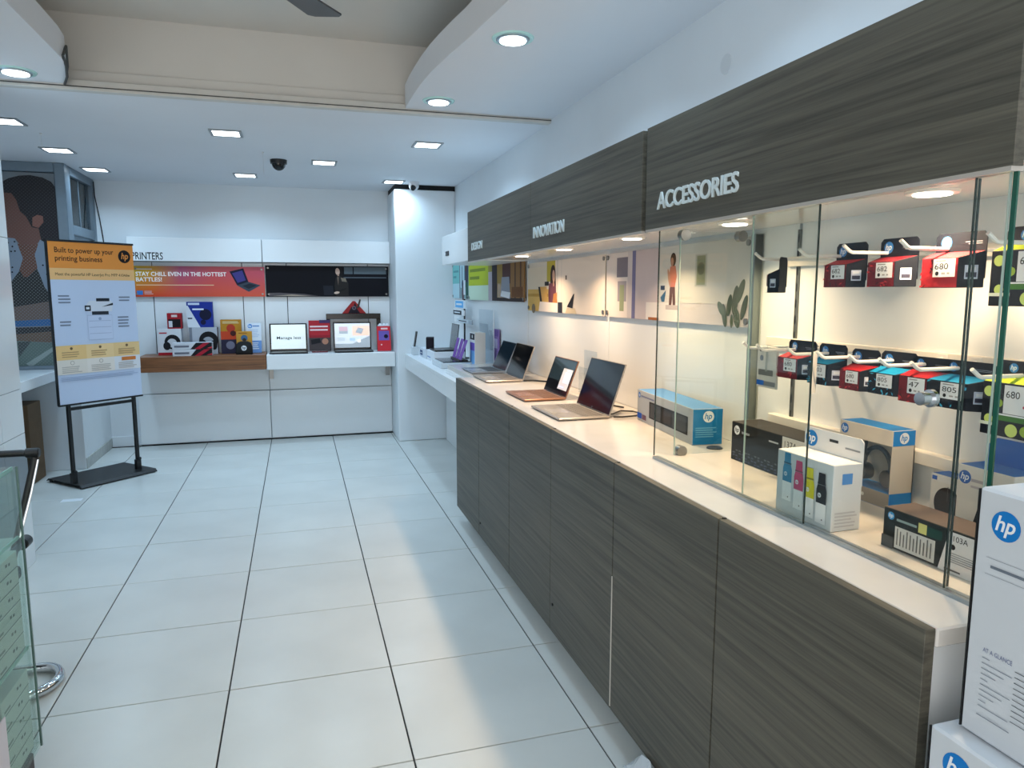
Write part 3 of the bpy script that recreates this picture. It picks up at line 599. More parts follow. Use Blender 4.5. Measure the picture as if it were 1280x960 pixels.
t = carton('toner_box', 'low black and white 103A toner box lying near the glass', 'box', (1.235, 1.07, ZT), R9 + .02, (.25, .085, .085), {'all': (26, 34, 36), 'top': (96, 84, 78)},
           {'front': [('hp', .08, .82, .1, (60, 150, 210)), ('rect', .14, .74, .34, .80, (150, 170, 170)), ('rect', .13, .06, .52, .6, (214, 214, 212))] + [('rect', .15 + .033 * i, .14, .162 + .033 * i, .56 - .05 * (i % 3), (110, 112, 112)) for i in range(11)] + [('rect', .36, .66, .44, .9, (216, 212, 130)), ('rect', .44, .66, .58, .88, (16, 66, 60)), ('rect', 0, 0, .12, .3, (70, 76, 80)), ('poly', [(.56, 0), (1, 0), (1, .96), (.64, .96)], (230, 228, 230)), ('text', .68, .76, .13, '103A', (30, 30, 34)), ('circ', .68, .62, .065, (16, 16, 18)), ('lines', .66, .25, .95, .5, 5, (160, 160, 164)), ('circ', .88, .12, .05, (110, 160, 90)), ('rect', .62, .06, .76, .1, (90, 90, 94))]})
t = carton('mouse_box', 'white box with blue lid picturing a dark mouse', 'box', (1.45, 1.25, ZT), R9, (.085, .06, .118), {'all': (222, 218, 212), 'top': (56, 110, 190)},
           {'front': [('rect', 0, .86, 1, 1, (226, 224, 222)), ('rect', .04, .88, .2, .96, (60, 100, 180)), ('circ', .56, .45, .3, (52, 48, 50), 28, .33), ('rect', .55, .5, .57, .8, (96, 92, 92))]})
t = carton('adapter_box', 'taller white box picturing a black wireless adapter', 'box', (1.425, 1.13, ZT), R9, (.13, .075, .165), {'all': (226, 220, 212), 'top': (70, 126, 200)},
           {'front': [('hp', .14, .84, .09, (70, 110, 180)), ('rect', .26, .8, .6, .84, (180, 172, 176)), ('rect', .26, .72, .56, .75, (190, 182, 184)), ('poly', [(.3, .1), (.5, .06), (.66, .5), (.44, .54)], (40, 36, 36)), ('circ', .47, .3, .02, (120, 116, 114), 10)]})
B().prism([(-.06, .12), (.06, .12), (.06, .205), (.04, .222), (-.04, .222), (-.06, .205)], 'y', .0375, .0405).build('hanging_tab', ink((60, 116, 196)), t)
t = tag(B().cyl((1.375, 2.135, ZT), (1.375, 2.135, ZT + .004), .028, .026, 24).build('cable_tidy', BLACK, None, 0, 1, True), 'small round black cable tidy beside the sound bar box', 'cable tidy')

# ---------------- laptops
def laptop(lb, x0, x1, yc, w, z, lid_h, lean, body, deck, scr, rz=R9, group='open laptops on the worktop', keys=True, th=.013, loc=None):
    d = x1 - x0
    t = thing('laptop', lb, 'laptop', loc or ((x0 + x1) / 2, yc, z), rz, group)
    bm_ = mat('laptop_%d_%d_%d' % body, body, .3, .5); dk = mat('laptop_%d_%d_%d' % deck, deck, .35, .4)
    B().box(-w / 2, w / 2, -d / 2, d / 2, .003, th).build('base', bm_, t, .003)
    f = B()
    for sx in (-1, 1):
        for sy in (-1, 1): f.box(sx * w * .4 - .012, sx * w * .4 + .012, sy * d * .4 - .006, sy * d * .4 + .006, 0, .0045)
    f.build('rubber_feet', BLACK, t)
    B().box(-w * .44, w * .44, -.005, d * .42, th, th + .0006).build('keyboard_deck', dk, t)
    if keys:
        k = B(); nr, nc = 5, 14
        for r in range(nr):
            for c in range(nc):
                x = -w * .43 + (c + .08) * w * .86 / nc; y = 0 + (r + .1) * (d * .41) / nr
                k.box(x, x + w * .86 / nc * .82, y, y + d * .41 / nr * .78, th + .0006, th + .0018)
        k.build('keys', mat('key_%d_%d_%d' % deck, tuple(int(v * .82) for v in deck), .5), t)
    B().box(-w * .17, w * .17, -d * .44, -.018, th, th + .0008).build('touchpad', mat('touchpad_%d_%d_%d' % body, tuple(min(255, int(v * 1.08)) for v in body), .25, .3), t)
    l = bpy.data.objects.new('lid', None)
    c, s_ = math.cos(lean), math.sin(lean)
    hy, hz = d / 2 - .004, th
    def L(x, u, n): return (x, hy + u * s_ + n * c, hz + u * c - n * s_)   # u up the lid, n behind it
    v = [L(x, u, n) for n in (0, .006) for (x, u) in ((-w / 2, 0), (w / 2, 0), (w / 2, lid_h), (-w / 2, lid_h))]
    ld = B().add(v, [(0, 1, 2, 3), (7, 6, 5, 4), (0, 4, 5, 1), (1, 5, 6, 2), (2, 6, 7, 3), (3, 7, 4, 0)]).build('lid', bm_, t, .0015)
    p = Print(L(-w / 2 + .004, .004, 0), (1, 0, 0), (0, s_, c), w - .008, lid_h - .008)
    p.rect(0, 0, 1, 1, mat('bezel_black', (14, 15, 17), .12)); p.draw(scr); p.build('screen', ld)
    B().cyl((-w * .35, hy, hz - .002), (w * .35, hy, hz - .002), .005, .005, 10).build('hinge', BLACK, t)
    return t
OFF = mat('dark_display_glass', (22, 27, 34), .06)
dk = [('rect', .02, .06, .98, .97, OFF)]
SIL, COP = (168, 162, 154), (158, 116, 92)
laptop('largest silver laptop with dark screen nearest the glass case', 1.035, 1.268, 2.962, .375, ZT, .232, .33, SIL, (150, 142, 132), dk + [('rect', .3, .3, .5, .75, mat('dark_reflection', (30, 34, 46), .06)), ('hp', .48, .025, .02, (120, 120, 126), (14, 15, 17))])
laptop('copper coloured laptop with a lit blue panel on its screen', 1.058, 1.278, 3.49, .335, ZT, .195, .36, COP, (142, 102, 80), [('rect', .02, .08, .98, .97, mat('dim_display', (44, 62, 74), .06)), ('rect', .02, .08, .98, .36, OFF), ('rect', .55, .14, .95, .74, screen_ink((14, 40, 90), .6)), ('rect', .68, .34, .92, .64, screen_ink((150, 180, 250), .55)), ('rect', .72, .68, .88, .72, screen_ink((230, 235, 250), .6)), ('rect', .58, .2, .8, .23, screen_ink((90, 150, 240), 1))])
laptop('pale silver laptop with black screen, third from the glass case', 1.067, 1.295, 4.275, .36, ZT, .215, .36, (176, 166, 156), (158, 148, 138), [('rect', .02, .05, .98, .97, mat('black_display', (9, 12, 16), .06))])
laptop('silver laptop with dark grey keyboard and blue tinted screen, farthest on the worktop', 1.095, 1.325, 4.745, .33, .938, .205, .42, (150, 158, 170), (96, 102, 110), [('rect', .02, .05, .98, .97, mat('teal_display', (24, 44, 58), .08))])
# power leads
tag(B().tube([(1.285, 2.84, .947), (1.32, 2.86, .943), (1.39, 2.93, .943), (1.44, 2.90, .943), (1.445, 2.84, .943), (1.40, 2.79, .943), (1.33, 2.78, .943), (1.29, 2.785, .944)], .0035, 8).build('power_lead', BLACK, None, 0, 1, True), 'black power lead curling behind the largest laptop', 'lead')
tag(B().tube([(1.28, 3.17, .95), (1.31, 3.19, .958), (1.33, 3.16, .945), (1.42, 3.1, .942), (1.45, 3.02, .942)], .0035, 8).build('power_lead', BLACK, None, 0, 1, True), 'short black lead between the copper and the largest laptop', 'lead')
tag(B().tube([(1.30, 4.1, .946), (1.36, 4.09, .945), (1.42, 4.02, .945), (1.47, 3.95, .945)], .005, 8).build('power_lead', BLACK, None, 0, 1, True), 'black plug lead behind the pale silver laptop', 'lead')
# acrylic leaflet holder behind the laptops
t = thing('leaflet_holder', 'clear acrylic leaflet holder against the lit back panel', 'holder', (1.47, 3.5, ZT), R9)
B().box(-.085, .085, .01, .013, 0, .23).box(-.085, .085, -.02, -.017, 0, .14).build('acrylic_sheet', ACRYL, t)
B().box(-.085, .085, -.02, .013, 0, .004).build('foot', ACRYL, t)

# ---------------- pictures in the alcove (print on acrylic, with metal stand-offs)
def picture(name, lb, y0, y1, z0, z1, col, ops, group='acrylic pictures over the worktop', standoffs=True):
    t = thing(name, lb, 'picture', (1.5, y0, z0), R9, group); w, h = y0 - y1, z1 - z0
    B().box(0, w, -.018, -.014, 0, h).build('sheet', ink(col, .12), t)
    Print((0, -.018, 0), (1, 0, 0), (0, 0, 1), w, h).draw(ops).build('picture_print', t)
    if standoffs:
        for u in (.018, w - .018):
            for v in (.02, h - .02): B().cyl((u, -.024, v), (u, 0, v), .011, .011, 14).build('standoff', STEEL, t, 0, 1, True)
    return t
picture('wall_picture', 'acrylic picture of a woman at a white table in a warm room', 4.58, 3.325, 1.357, 1.665, (226, 216, 200),
    [('rect', 0, 0, .42, .45, (206, 172, 96)), ('rect', 0, .30, .42, .36, (178, 140, 60)), ('rect', 0, .45, .3, .9, (214, 204, 184)), ('rect', .3, .6, .42, 1, (186, 172, 66)), ('rect', .42, 0, 1, 1, (222, 212, 202)), ('rect', .44, 0, .46, 1, (206, 198, 190)), ('rect', .5, 0, .51, 1, (210, 202, 194)),
     ('poly', [(.2, .2), (.23, .2), (.2, .5), (.17, .5)], (40, 34, 32)), ('poly', [(.2, .5), (.3, .5), (.31, .24), (.23, .22)], (206, 162, 90)), ('rect', .27, .52, .33, .6, (40, 34, 30))] +
    [('ell', .39, .72, .15, .2, 0, (48, 30, 28)), ('poly', [(.355, .74), (.425, .74), (.435, .4), (.35, .35)], (48, 30, 28)), ('ell', .40, .70, .075, .12, .1, (206, 168, 146)), ('rect', .392, .5, .408, .6, (196, 156, 134)),
     ('poly', [(.335, .56), (.385, .57), (.40, .48), (.415, .57), (.432, .5), (.44, .2), (.33, .16), (.325, .4)], (106, 62, 76)), ('ell', .345, .32, .05, .18, .25, (92, 52, 66)), ('ell', .43, .26, .05, .15, -.5, (196, 150, 124)), ('ell', .37, .12, .1, .05, .2, (206, 166, 144))] +
    [('poly', [(.38, .1), (.46, .1), (.44, .38), (.4, .36)], (176, 120, 70)), ('poly', [(.18, .0), (.52, .0), (.5, .18), (.2, .2)], (232, 222, 214)), ('rect', .46, .0, .52, .2, (40, 44, 56)), ('poly', [(.58, .12), (.65, .10), (.67, .36), (.66, .36)], (30, 30, 36)), ('poly', [(.56, 0), (.7, 0), (.68, .1), (.58, .1)], (200, 186, 160)), ('rect', .56, .62, .575, .7, (70, 60, 58)), ('circ', .1, .05, .12, (120, 110, 90), 16, .1)])
picture('wall_picture', 'acrylic picture of a bright room with a standing woman and a plant', 3.31, 2.118, 1.357, 1.665, (204, 196, 196),
    [('rect', 0, 0, .2, 1, (214, 206, 202)), ('rect', .1, .62, .2, .92, (120, 116, 128)), ('rect', .11, .25, .19, .56, (150, 146, 154)), ('rect', .13, .1, .17, .5, (140, 150, 120)), ('rect', .24, 0, .27, 1, (112, 112, 150)), ('rect', .27, 0, .45, 1, (196, 184, 186)), ('rect', .36, 0, .6, .25, (222, 216, 212)), ('rect', .38, 0, .46, .04, (150, 90, 50)), ('rect', .45, .25, 1, 1, (206, 202, 196)),
     ('rect', .47, .42, .5, .48, (40, 50, 70)), ('poly', [(.47, .32), (.51, .42), (.5, .26), (.48, .26)], (50, 90, 120))] + [('ell', .555, .82, .075, .09, 0, (40, 28, 26)), ('ell', .548, .79, .04, .06, 0, (176, 128, 106)), ('poly', [(.535, .73), (.572, .74), (.582, .6), (.57, .45), (.538, .45), (.53, .6)], (196, 120, 98)), ('ell', .53, .58, .03, .13, .3, (182, 134, 112)), ('poly', [(.537, .46), (.572, .46), (.578, .2), (.56, .2), (.556, .38), (.55, .2), (.532, .2)], (96, 66, 56)), ('rect', .51, .16, .6, .22, (180, 170, 168))] +
    [('rect', .7, .46, .77, .86, (176, 176, 168)), ('rect', .71, .48, .76, .84, (130, 136, 110)), ('circ', .735, .68, .08, (90, 100, 80), 14)] + [('ell', 0.875, 0.12, 0.05, 0.14, 0.25, (70, 86, 72)), ('ell', 0.855, 0.2, 0.05, 0.1, 0.7, (86, 102, 86)), ('ell', 0.9, 0.24, 0.05, 0.13, -0.2, (64, 80, 66)), ('ell', 0.93, 0.3, 0.06, 0.17, -0.15, (58, 74, 60)), ('ell', 0.955, 0.4, 0.055, 0.15, -0.45, (66, 84, 68)), ('ell', 0.975, 0.22, 0.05, 0.15, -0.35, (52, 68, 56)), ('ell', 0.94, 0.1, 0.06, 0.12, 0.3, (60, 78, 62)), ('ell', 0.915, 0.06, 0.03, 0.08, 0, (80, 94, 78))])
picture('wall_picture', 'picture pairing a lime green panel with a dark wooden room', 6.31, 4.66, 1.41, 1.735, (170, 130, 80),
    [('rect', 0, .38, .42, 1, (176, 190, 30)), ('rect', 0, 0, .42, .38, (198, 220, 196)), ('rect', .03, .74, .36, .82, (120, 136, 30)), ('rect', .03, .54, .24, .62, (120, 136, 30)), ('rect', .42, 0, .5, .7, (176, 168, 176)), ('rect', .42, .7, .5, 1, (150, 140, 60)), ('rect', .49, 0, .58, 1, (44, 30, 36)), ('rect', .58, .4, .68, 1, (160, 130, 60)), ('rect', .67, .4, .8, 1, (84, 52, 48)), ('rect', .8, 0, 1, 1, (146, 108, 62)), ('rect', .86, 0, .88, 1, (90, 62, 40)), ('rect', .94, 0, .96, 1, (90, 62, 40)), ('rect', .5, 0, 1, .08, (50, 36, 34)), ('poly', [(.64, .1), (.8, .06), (.78, .55), (.66, .55)], (150, 156, 170)), ('poly', [(.64, .12), (.78, .06), (.8, .2), (.66, .24)], (226, 230, 236)), ('rect', .82, .1, .98, .32, (110, 70, 30))])
picture('wall_picture', 'picture pairing a teal panel with people at a desk beside the column', 7.0, 6.33, 1.42, 1.75, (150, 190, 196),
    [('rect', 0, .42, .46, 1, (112, 180, 178)), ('rect', 0, 0, .46, .42, (176, 206, 214)), ('rect', .06, .74, .4, .80, (80, 140, 142)), ('rect', .06, .58, .26, .64, (80, 140, 142)), ('rect', .46, 0, .52, 1, (110, 120, 130)), ('rect', .52, .3, .75, 1, (170, 200, 210)), ('rect', .62, .3, .66, .9, (60, 70, 90)), ('circ', .68, .15, .2, (96, 84, 90), 16), ('circ', .66, .4, .12, (50, 60, 84), 16), ('rect', .8, .3, 1, .9, (50, 52, 74)), ('circ', .88, .85, .12, (70, 50, 48), 16), ('rect', .86, 0, 1, .45, (20, 84, 70)), ('rect', .72, .1, .84, .5, (206, 216, 222))])

# ================================================================ FAR DESK BESIDE THE COLUMN
t = thing('low_desk', 'white low desk running on from the counter to the column', 'desk', (0, 0, 0))
B().box(1.0, 1.5, 4.445, 7.015, .845, .877).build('desk_top', WHITE, t, .002)
B().box(1.0, 1.02, 4.445, 7.015, .735, .845).build('apron', WHITE, t, .001)
B().box(1.4, 1.5, 4.445, 7.0, 0, .845).build('back_panel', WHITE, t)
t = thing('display_riser', 'stepped white riser under the farthest laptop', 'riser', (0, 0, 0))
B().box(1.05, 1.5, 4.445, 5.26, .8775, .905).build('lower_step', WHITE, t, .002); B().box(1.065, 1.5, 4.445, 5.25, .905, .9375).build('upper_step', QUARTZ, t, .002)
ZD = .8775
t = thing('phone_stand', 'upright black device on a small clear block by the column', 'device', (1.075, 6.86, ZD), R9)
B().box(-.05, .05, -.03, .03, 0, .08).build('block', mat('frosted_block', (206, 214, 220), .2), t, .003)
B().add([(-.03, -.012, .08), (.03, -.012, .08), (.03, .0, .08), (-.03, .0, .08), (-.03, .012, .225), (.03, .012, .225), (.03, .024, .225), (-.03, .024, .225)], [(0, 3, 2, 1), (4, 5, 6, 7), (0, 1, 5, 4), (1, 2, 6, 5), (2, 3, 7, 6), (3, 0, 4, 7)]).build('device', BLACK, t, .002)
carton('accessory_box', 'flat white and blue box under the dark boxes on the low desk', 'box', (1.17, 6.56, ZD), R9, (.34, .14, .085), (214, 220, 228), {'front': [('rect', .05, .2, .45, .75, (50, 80, 120)), ('rect', .1, .4, .35, .5, (220, 226, 232))]})
carton('accessory_box', 'dark box standing upright on the flat white box', 'box', (1.155, 6.48, ZD + .086), R9 - .2, (.15, .07, .105), (30, 24, 34), {'front': [('rect', .1, .2, .6, .8, (66, 48, 56))]})
t = carton('accessory_box', 'white display block carrying the upright dark tablet', 'box', (1.24, 6.19, ZD), R9, (.36, .27, .09), (226, 230, 236), {'front': [('rect', .06, .3, .5, .4, (110, 140, 190))]})
laptop('small dark laptop open on the white display block', 1.12, 1.31, 6.2, .29, ZD + .091, .22, .12, (40, 42, 46), (24, 24, 28), [('rect', .03, .05, .97, .97, mat('grey_display', (96, 100, 104), .2))], R9, 'open laptops on the low desk', False)
t = thing('tablet_tray', 'open pale tray with a dark tablet at the end of the low desk', 'tray', (1.2, 5.72, ZD), R9)
B().box(-.2, .2, -.13, .13, 0, .045).build('tray', mat('pale_tray', (206, 216, 222), .25), t, .004)
B().box(-.18, .18, -.11, .11, .045, .052).build('tablet', mat('dark_tablet', (38, 44, 52), .15), t, .002)
t = thing('sign_tower', 'stack of three small signs on a pole over the low desk', 'sign', (1.435, 6.35, ZD), R9)
B().cyl((0, .015, 0), (0, .015, .54), .008, .008, 10).cyl((0, .015, 0), (0, .015, .01), .04, .04, 20).build('pole', BLACKM, t, 0, 1, True)
for k, (u0, u1, z0, z1, c, c2) in enumerate(((-.3, .13, .452, .526, (216, 226, 234), (96, 176, 232)), (-.4, .06, .388, .437, (226, 230, 234), (40, 44, 54)), (-.22, .36, .322, .358, (176, 188, 196), (206, 216, 222)))):
    s_ = B().box(u0, u1, -.006, .006, z0, z1).build('sign_board', ink(c), t, .002)
    Print((u0, -.006, z0), (1, 0, 0), (0, 0, 1), u1 - u0, z1 - z0).draw([('rect', .03, .1, .8, .9, c2), ('rect', .12, .4, .66, .62, (226, 236, 244) if k < 2 else (40, 44, 56))]).build('sign_print', s_)
t = thing('leaflet_stand', 'purple leaflet stand with curling leaflets on the low desk', 'leaflets', (1.28, 5.72, ZD + .0525), R9)
for u, a in ((-.1, -.2), (.02, .15), (.13, .4)):
    B().add([(u - .05, -.05, 0), (u + .05, -.05, 0), (u + .05 + a * .1, .0, .17), (u - .05 + a * .1, .0, .17), (u - .05, -.048, 0), (u + .05, -.048, 0), (u + .05 + a * .1, .002, .17), (u - .05 + a * .1, .002, .17)], [(0, 1, 2, 3), (7, 6, 5, 4), (0, 4, 5, 1), (1, 5, 6, 2), (2, 6, 7, 3), (3, 7, 4, 0)]).build('leaflet', ink((126, 84, 168)), t)
B().box(-.16, .18, -.06, .01, 0, .012).build('foot', BLACK, t)
carton('tall_white_box', 'tall white box with a blue and purple front on the low desk', 'box', (1.36, 5.5, ZD), R9, (.17, .085, .285), {'all': (226, 222, 216), 'front': (232, 234, 238)},
       {'front': [('rect', .06, .02, .94, .72, (120, 176, 230)), ('rect', .06, .5, .94, .72, (116, 92, 190)), ('rect', .06, .8, .94, .97, (24, 26, 40)), ('circ', .5, .885, .05, HPW)]})
t = thing('acrylic_board', 'clear acrylic board with a bright white edge against the far wall', 'board', (1.46, 5.55, ZD), R9)
B().box(-.3, .16, 0, .004, 0, .46).build('sheet', ACRYL, t); B().box(.16, .166, -.001, .005, 0, .46).build('edge', mat('white_acrylic_edge', (236, 242, 248), .2), t)
t = thing('leaflet', 'purple leaflet leaning on the far wall behind the laptops', 'leaflet', (1.49, 5.42, .94), R9)
B().box(-.07, .11, -.005, 0, 0, .25).build('sheet', ink((140, 112, 170)), t)
Print((-.07, -.005, 0), (1, 0, 0), (0, 0, 1), .18, .25).draw([('rect', .2, .4, .7, .7, (196, 186, 214)), ('rect', .1, .78, .9, .97, (112, 82, 150))]).build('leaflet_print', t)

# ================================================================ BACK SHELVES
t = thing('wall_shelf', 'thick brown wooden wall shelf under the printers banner', 'shelf', (0, 0, 0), 0, 'thick shelves on the back wall')
B().box(-1.405, -.302, 7.15, 7.52, .748, .89).build('board', BWOOD, t, .003)
t = thing('wall_shelf', 'thick white wall shelf under the dark banner', 'shelf', (0, 0, 0), 0, 'thick shelves on the back wall')
B().box(-.297, .921, 7.15, 7.52, .742, .886).build('board', WHITE, t, .003)
B().box(-.29, -.25, 7.46, 7.5, .62, .742).build('bracket', STEEL, t); B().box(.86, .9, 7.46, 7.5, .62, .742).build('bracket', STEEL, t)
def banner(name, lb, x0, x1, z0, z1, m, ops):
    t = thing(name, lb, 'banner', (x0, 7.505, z0), 0, 'long banners on the back wall'); w, h = x1 - x0, z1 - z0
    B().box(0, w, -.012, -.006, 0, h).build('sheet', m, t)
    Print((0, -.012, 0), (1, 0, 0), (0, 0, 1), w, h).draw(ops).build('banner_print', t)
    for u in (.025, w - .025):
        for v in (.025, h - .025): B().cyl((u, -.02, v), (u, .015, v), .009, .009, 12).build('standoff', STEEL, t, 0, 1, True)
GRD = ramp_print('sunset_banner_print', [(0, (196, 160, 30)), (.14, (198, 140, 40)), (.35, (168, 74, 110)), (.6, (196, 60, 74)), (1, (190, 56, 84))], 'X', 0, 1.17, ('Z', .22, .0), (214, 66, 30))
banner('banner', 'orange and red banner with a gaming laptop under the printers sign', -1.462, -.296, 1.434, 1.722, GRD,
       [('text', .02, .68, .13, 'STAY CHILL EVEN IN THE HOTTEST', (246, 240, 236), .68, .02), ('text', .02, .5, .13, 'BATTLES!', (246, 240, 236), .19, .02), ('rect', .02, .37, .6, .395, (236, 200, 160)), ('rect', .02, .06, .065, .2, (60, 120, 190)), ('lines', .075, .07, .14, .2, 3, (230, 190, 190)), ('lines', .02, .86, .16, .93, 1, (220, 200, 190)),
        ('poly', [(.725, .84), (.835, .95), (.87, .5), (.78, .38)], (30, 32, 52)), ('poly', [(.745, .78), (.825, .88), (.85, .55), (.785, .46)], (70, 64, 130)), ('poly', [(.78, .38), (.87, .5), (.965, .38), (.87, .16)], (62, 72, 84)), ('poly', [(.82, .36), (.88, .44), (.935, .37), (.87, .26)], (40, 46, 56))])
banner('banner', 'dark banner with a woman holding a laptop under the plain header', -.288, .912, 1.432, 1.738, mat('dark_banner_print', (13, 14, 22), .5, spec=.15),
       [('poly', [(.02, .02), (.42, .02), (.3, .09), (.1, .13), (.02, .12)], (92, 84, 86)), ('poly', [(.05, .03), (.36, .02), (.2, .07)], (176, 158, 140)), ('rect', .63, .74, .98, .97, (88, 98, 104)), ('rect', .7, .74, .71, .97, (16, 17, 26)), ('rect', .62, .61, .98, .64, (92, 100, 108)),
        ('ell', .588, .8, .12, .17, -.1, (20, 17, 20)), ('poly', [(.575, .8), (.615, .82), (.63, .5), (.59, .5)], (20, 17, 20)), ('ell', .576, .82, .07, .115, .1, (198, 166, 148)), ('rect', .574, .64, .588, .74, (176, 142, 124)), ('poly', [(.56, .62), (.58, .68), (.6, .66), (.64, .6), (.662, .45), (.662, .02), (.556, .02), (.548, .34)], (40, 37, 36)),
        ('poly', [(.572, .64), (.584, .64), (.579, .36)], (128, 108, 96)), ('ell', .60, .2, .035, .2, -1.2, (30, 28, 28)), ('ell', .565, .13, .09, .04, .15, (216, 188, 170)), ('poly', [(.46, .05), (.54, .05), (.535, .36), (.455, .36)], (34, 36, 44)), ('poly', [(.6, .62), (.64, .6), (.65, .48), (.61, .5)], (128, 116, 100))])
ZS = .8905; ZW = .8865
carton('headset_carton', 'white headset carton with a red base on the wooden shelf', 'box', (-1.158, 7.385, ZS), 0, (.205, .1, .245), {'all': (214, 216, 220)}, {'front': [('rect', 0, 0, 1, .1, (170, 30, 44)), ('circ', .62, .5, .28, (24, 24, 28)), ('circ', .6, .46, .17, (206, 208, 212)), ('circ', .38, .35, .13, (30, 30, 34), 16, .16), ('circ', .8, .3, .13, (20, 20, 24), 16, .17), ('rect', .08, .82, .4, .87, (180, 60, 70))]}, 'cartons on the wooden shelf')
carton('cable_carton', 'small red and black carton on top of the white headset carton', 'box', (-1.108, 7.385, ZS + .246), 0, (.125, .08, .145), {'all': (160, 28, 40)}, {'front': [('rect', .08, .08, .92, .62, (22, 20, 24)), ('rect', .1, .1, .35, .5, (206, 208, 214)), ('rect', .3, .75, .7, .9, (220, 200, 200))]}, 'cartons on the wooden shelf')
carton('headset_carton', 'grey headset carton below the blue box on the wooden shelf', 'box', (-.862, 7.385, ZS), 0, (.245, .1, .255), {'all': (176, 180, 188), 'right': (90, 40, 50)}, {'front': [('rect', 0, 0, .1, 1, (120, 124, 134)), ('circ', .68, .52, .33, (20, 20, 24)), ('circ', .66, .45, .2, (160, 164, 172)), ('circ', .45, .38, .15, (26, 26, 30), 16, .18), ('circ', .86, .34, .13, (24, 24, 28), 16, .18)]}, 'cartons on the wooden shelf')
carton('blue_carton', 'blue and white carton with a slanted front on the grey headset carton', 'box', (-.885, 7.385, ZS + .256), 0, (.225, .08, .24), {'all': (30, 50, 140)}, {'front': [('poly', [(0, 0), (.5, 0), (.05, .85), (0, .85)], (214, 218, 226)), ('rect', .06, .88, .5, .96, (200, 210, 230)), ('circ', .72, .5, .22, (18, 22, 50)), ('rect', .22, .68, .66, .74, (226, 230, 240)), ('circ', .62, .2, .1, (20, 24, 60)), ('rect', .03, .33, .2, .38, (40, 40, 60))]}, 'cartons on the wooden shelf')
for k, lb in ((0, 'lower of two long white, red and black keyboard boxes on the wooden shelf'), (1, 'upper of two long white, red and black keyboard boxes on the wooden shelf')):
    carton('keyboard_box', lb, 'box', (-.945, 7.235, ZS + k * .062), 0, (.34, .12, .06), {'all': (206, 208, 214)}, {'front': [('poly', [(.45, 0), (1, 0), (1, 1), (.6, 1)], (26, 24, 28)), ('poly', [(.55, 0), (.7, 0), (.95, 1), (.8, 1)], (170, 34, 52)), ('rect', .05, .3, .42, .6, (110, 112, 124)), ('poly', [(.85, .1), (1, .1), (1, .4)], (206, 60, 70))]}, 'long keyboard boxes')
carton('game_carton', 'orange topped carton with a dark picture base on the wooden shelf', 'box', (-.617, 7.385, ZS), 0, (.185, .09, .325), {'all': (186, 130, 40)}, {'front': [('rect', 0, 0, 1, .42, (42, 40, 62)), ('rect', .0, .42, 1, .66, (196, 70, 40)), ('circ', .5, .75, .12, (180, 60, 40)), ('circ', .45, .25, .12, (120, 120, 140)), ('lines', .1, .88, .9, .96, 2, (236, 220, 170)), ('circ', .6, .6, .08, (70, 30, 30))]}, 'cartons on the wooden shelf')
carton('photo_card', 'small yellow card standing behind the black pouch', 'card', (-.497, 7.3, ZS), 0, (.142, .012, .215), {'all': (206, 150, 60)}, {'front': [('circ', .5, .7, .14, (70, 110, 150)), ('circ', .5, .62, .08, (60, 50, 44)), ('lines', .15, .88, .85, .96, 1, (150, 90, 40))]})
t = thing('pouch', 'small rounded black pouch with a white round logo', 'pouch', (-.497, 7.235, ZS))
B().prism([(-.074, 0), (.074, 0), (.074, .07), (.06, .11), (.03, .122), (-.03, .122), (-.06, .11), (-.074, .07)], 'y', -.035, .035).build('body', mat('black_fabric', (16, 16, 18), .8), t, .006, 2, True)
Print((-.074, -.035, 0), (1, 0, 0), (0, 0, 1), .148, .122).draw([('hp', .5, .5, .2, HPW, (16, 16, 18))]).build('logo', t)
def flyer(name, lb, x0, x1, y, z, h, ops, col, foot=True):
    t = thing(name, lb, 'leaflet stand', ((x0 + x1) / 2, y, z), 0, 'leaflet stands on the back shelves'); w = x1 - x0
    B().add([(-w / 2, -.03, .004), (w / 2, -.03, .004), (w / 2, .03, h), (-w / 2, .03, h), (-w / 2, -.024, .004), (w / 2, -.024, .004), (w / 2, .036, h), (-w / 2, .036, h)], [(0, 1, 2, 3), (7, 6, 5, 4), (0, 4, 5, 1), (1, 5, 6, 2), (2, 6, 7, 3), (3, 7, 4, 0)]).build('card', ink(col), t)
    n = Vector((0, .06, h - .004)).normalized(); Print((-w / 2, -.03, .004), (1, 0, 0), n, w, math.hypot(.06, h)).draw(ops).build('card_print', t)
    B().box(-w / 2, w / 2, -.05, .05, 0, .006).build('foot', ACRYL, t)
flyer('leaflet_stand', 'white and blue leaflet stand at the end of the wooden shelf', -.476, -.345, 7.37, ZS, .29, [('rect', 0, 0, 1, .4, (110, 150, 206)), ('hp', .22, .88, .07, HPB), ('lines', .4, .84, .9, .92, 1, (90, 130, 190)), ('lines', .1, .1, .9, .35, 4, (226, 232, 244)), ('lines', .1, .5, .9, .78, 5, (190, 206, 230))], (222, 230, 240))
laptop('black laptop showing a white page on the white shelf', 0, .22, 0, .356, 0, .27, .14, (28, 30, 34), (24, 25, 28), [('rect', .03, .05, .97, .97, screen_ink((206, 226, 226), .5)), ('text', .18, .42, .11, 'Manage less', (40, 54, 62), .66, .012)], 0, 'open laptops on the white shelf', False, .016, (-.093, 7.29, ZW))
flyer('leaflet_stand', 'red leaflet stand with a dark photograph between the shelf laptops', .101, .306, 7.34, ZW + .012, .30, [('rect', 0, 0, 1, .42, (70, 60, 60)), ('poly', [(.1, .2), (.55, .26), (.5, .4), (.08, .36)], (26, 24, 28)), ('circ', .75, .3, .1, (176, 124, 100)), ('lines', .06, .62, .94, .84, 2, (236, 210, 210), .2), ('rect', .5, .9, 1, 1, (70, 50, 90)), ('rect', 0, .42, 1, .5, (150, 34, 44))], (176, 40, 50))
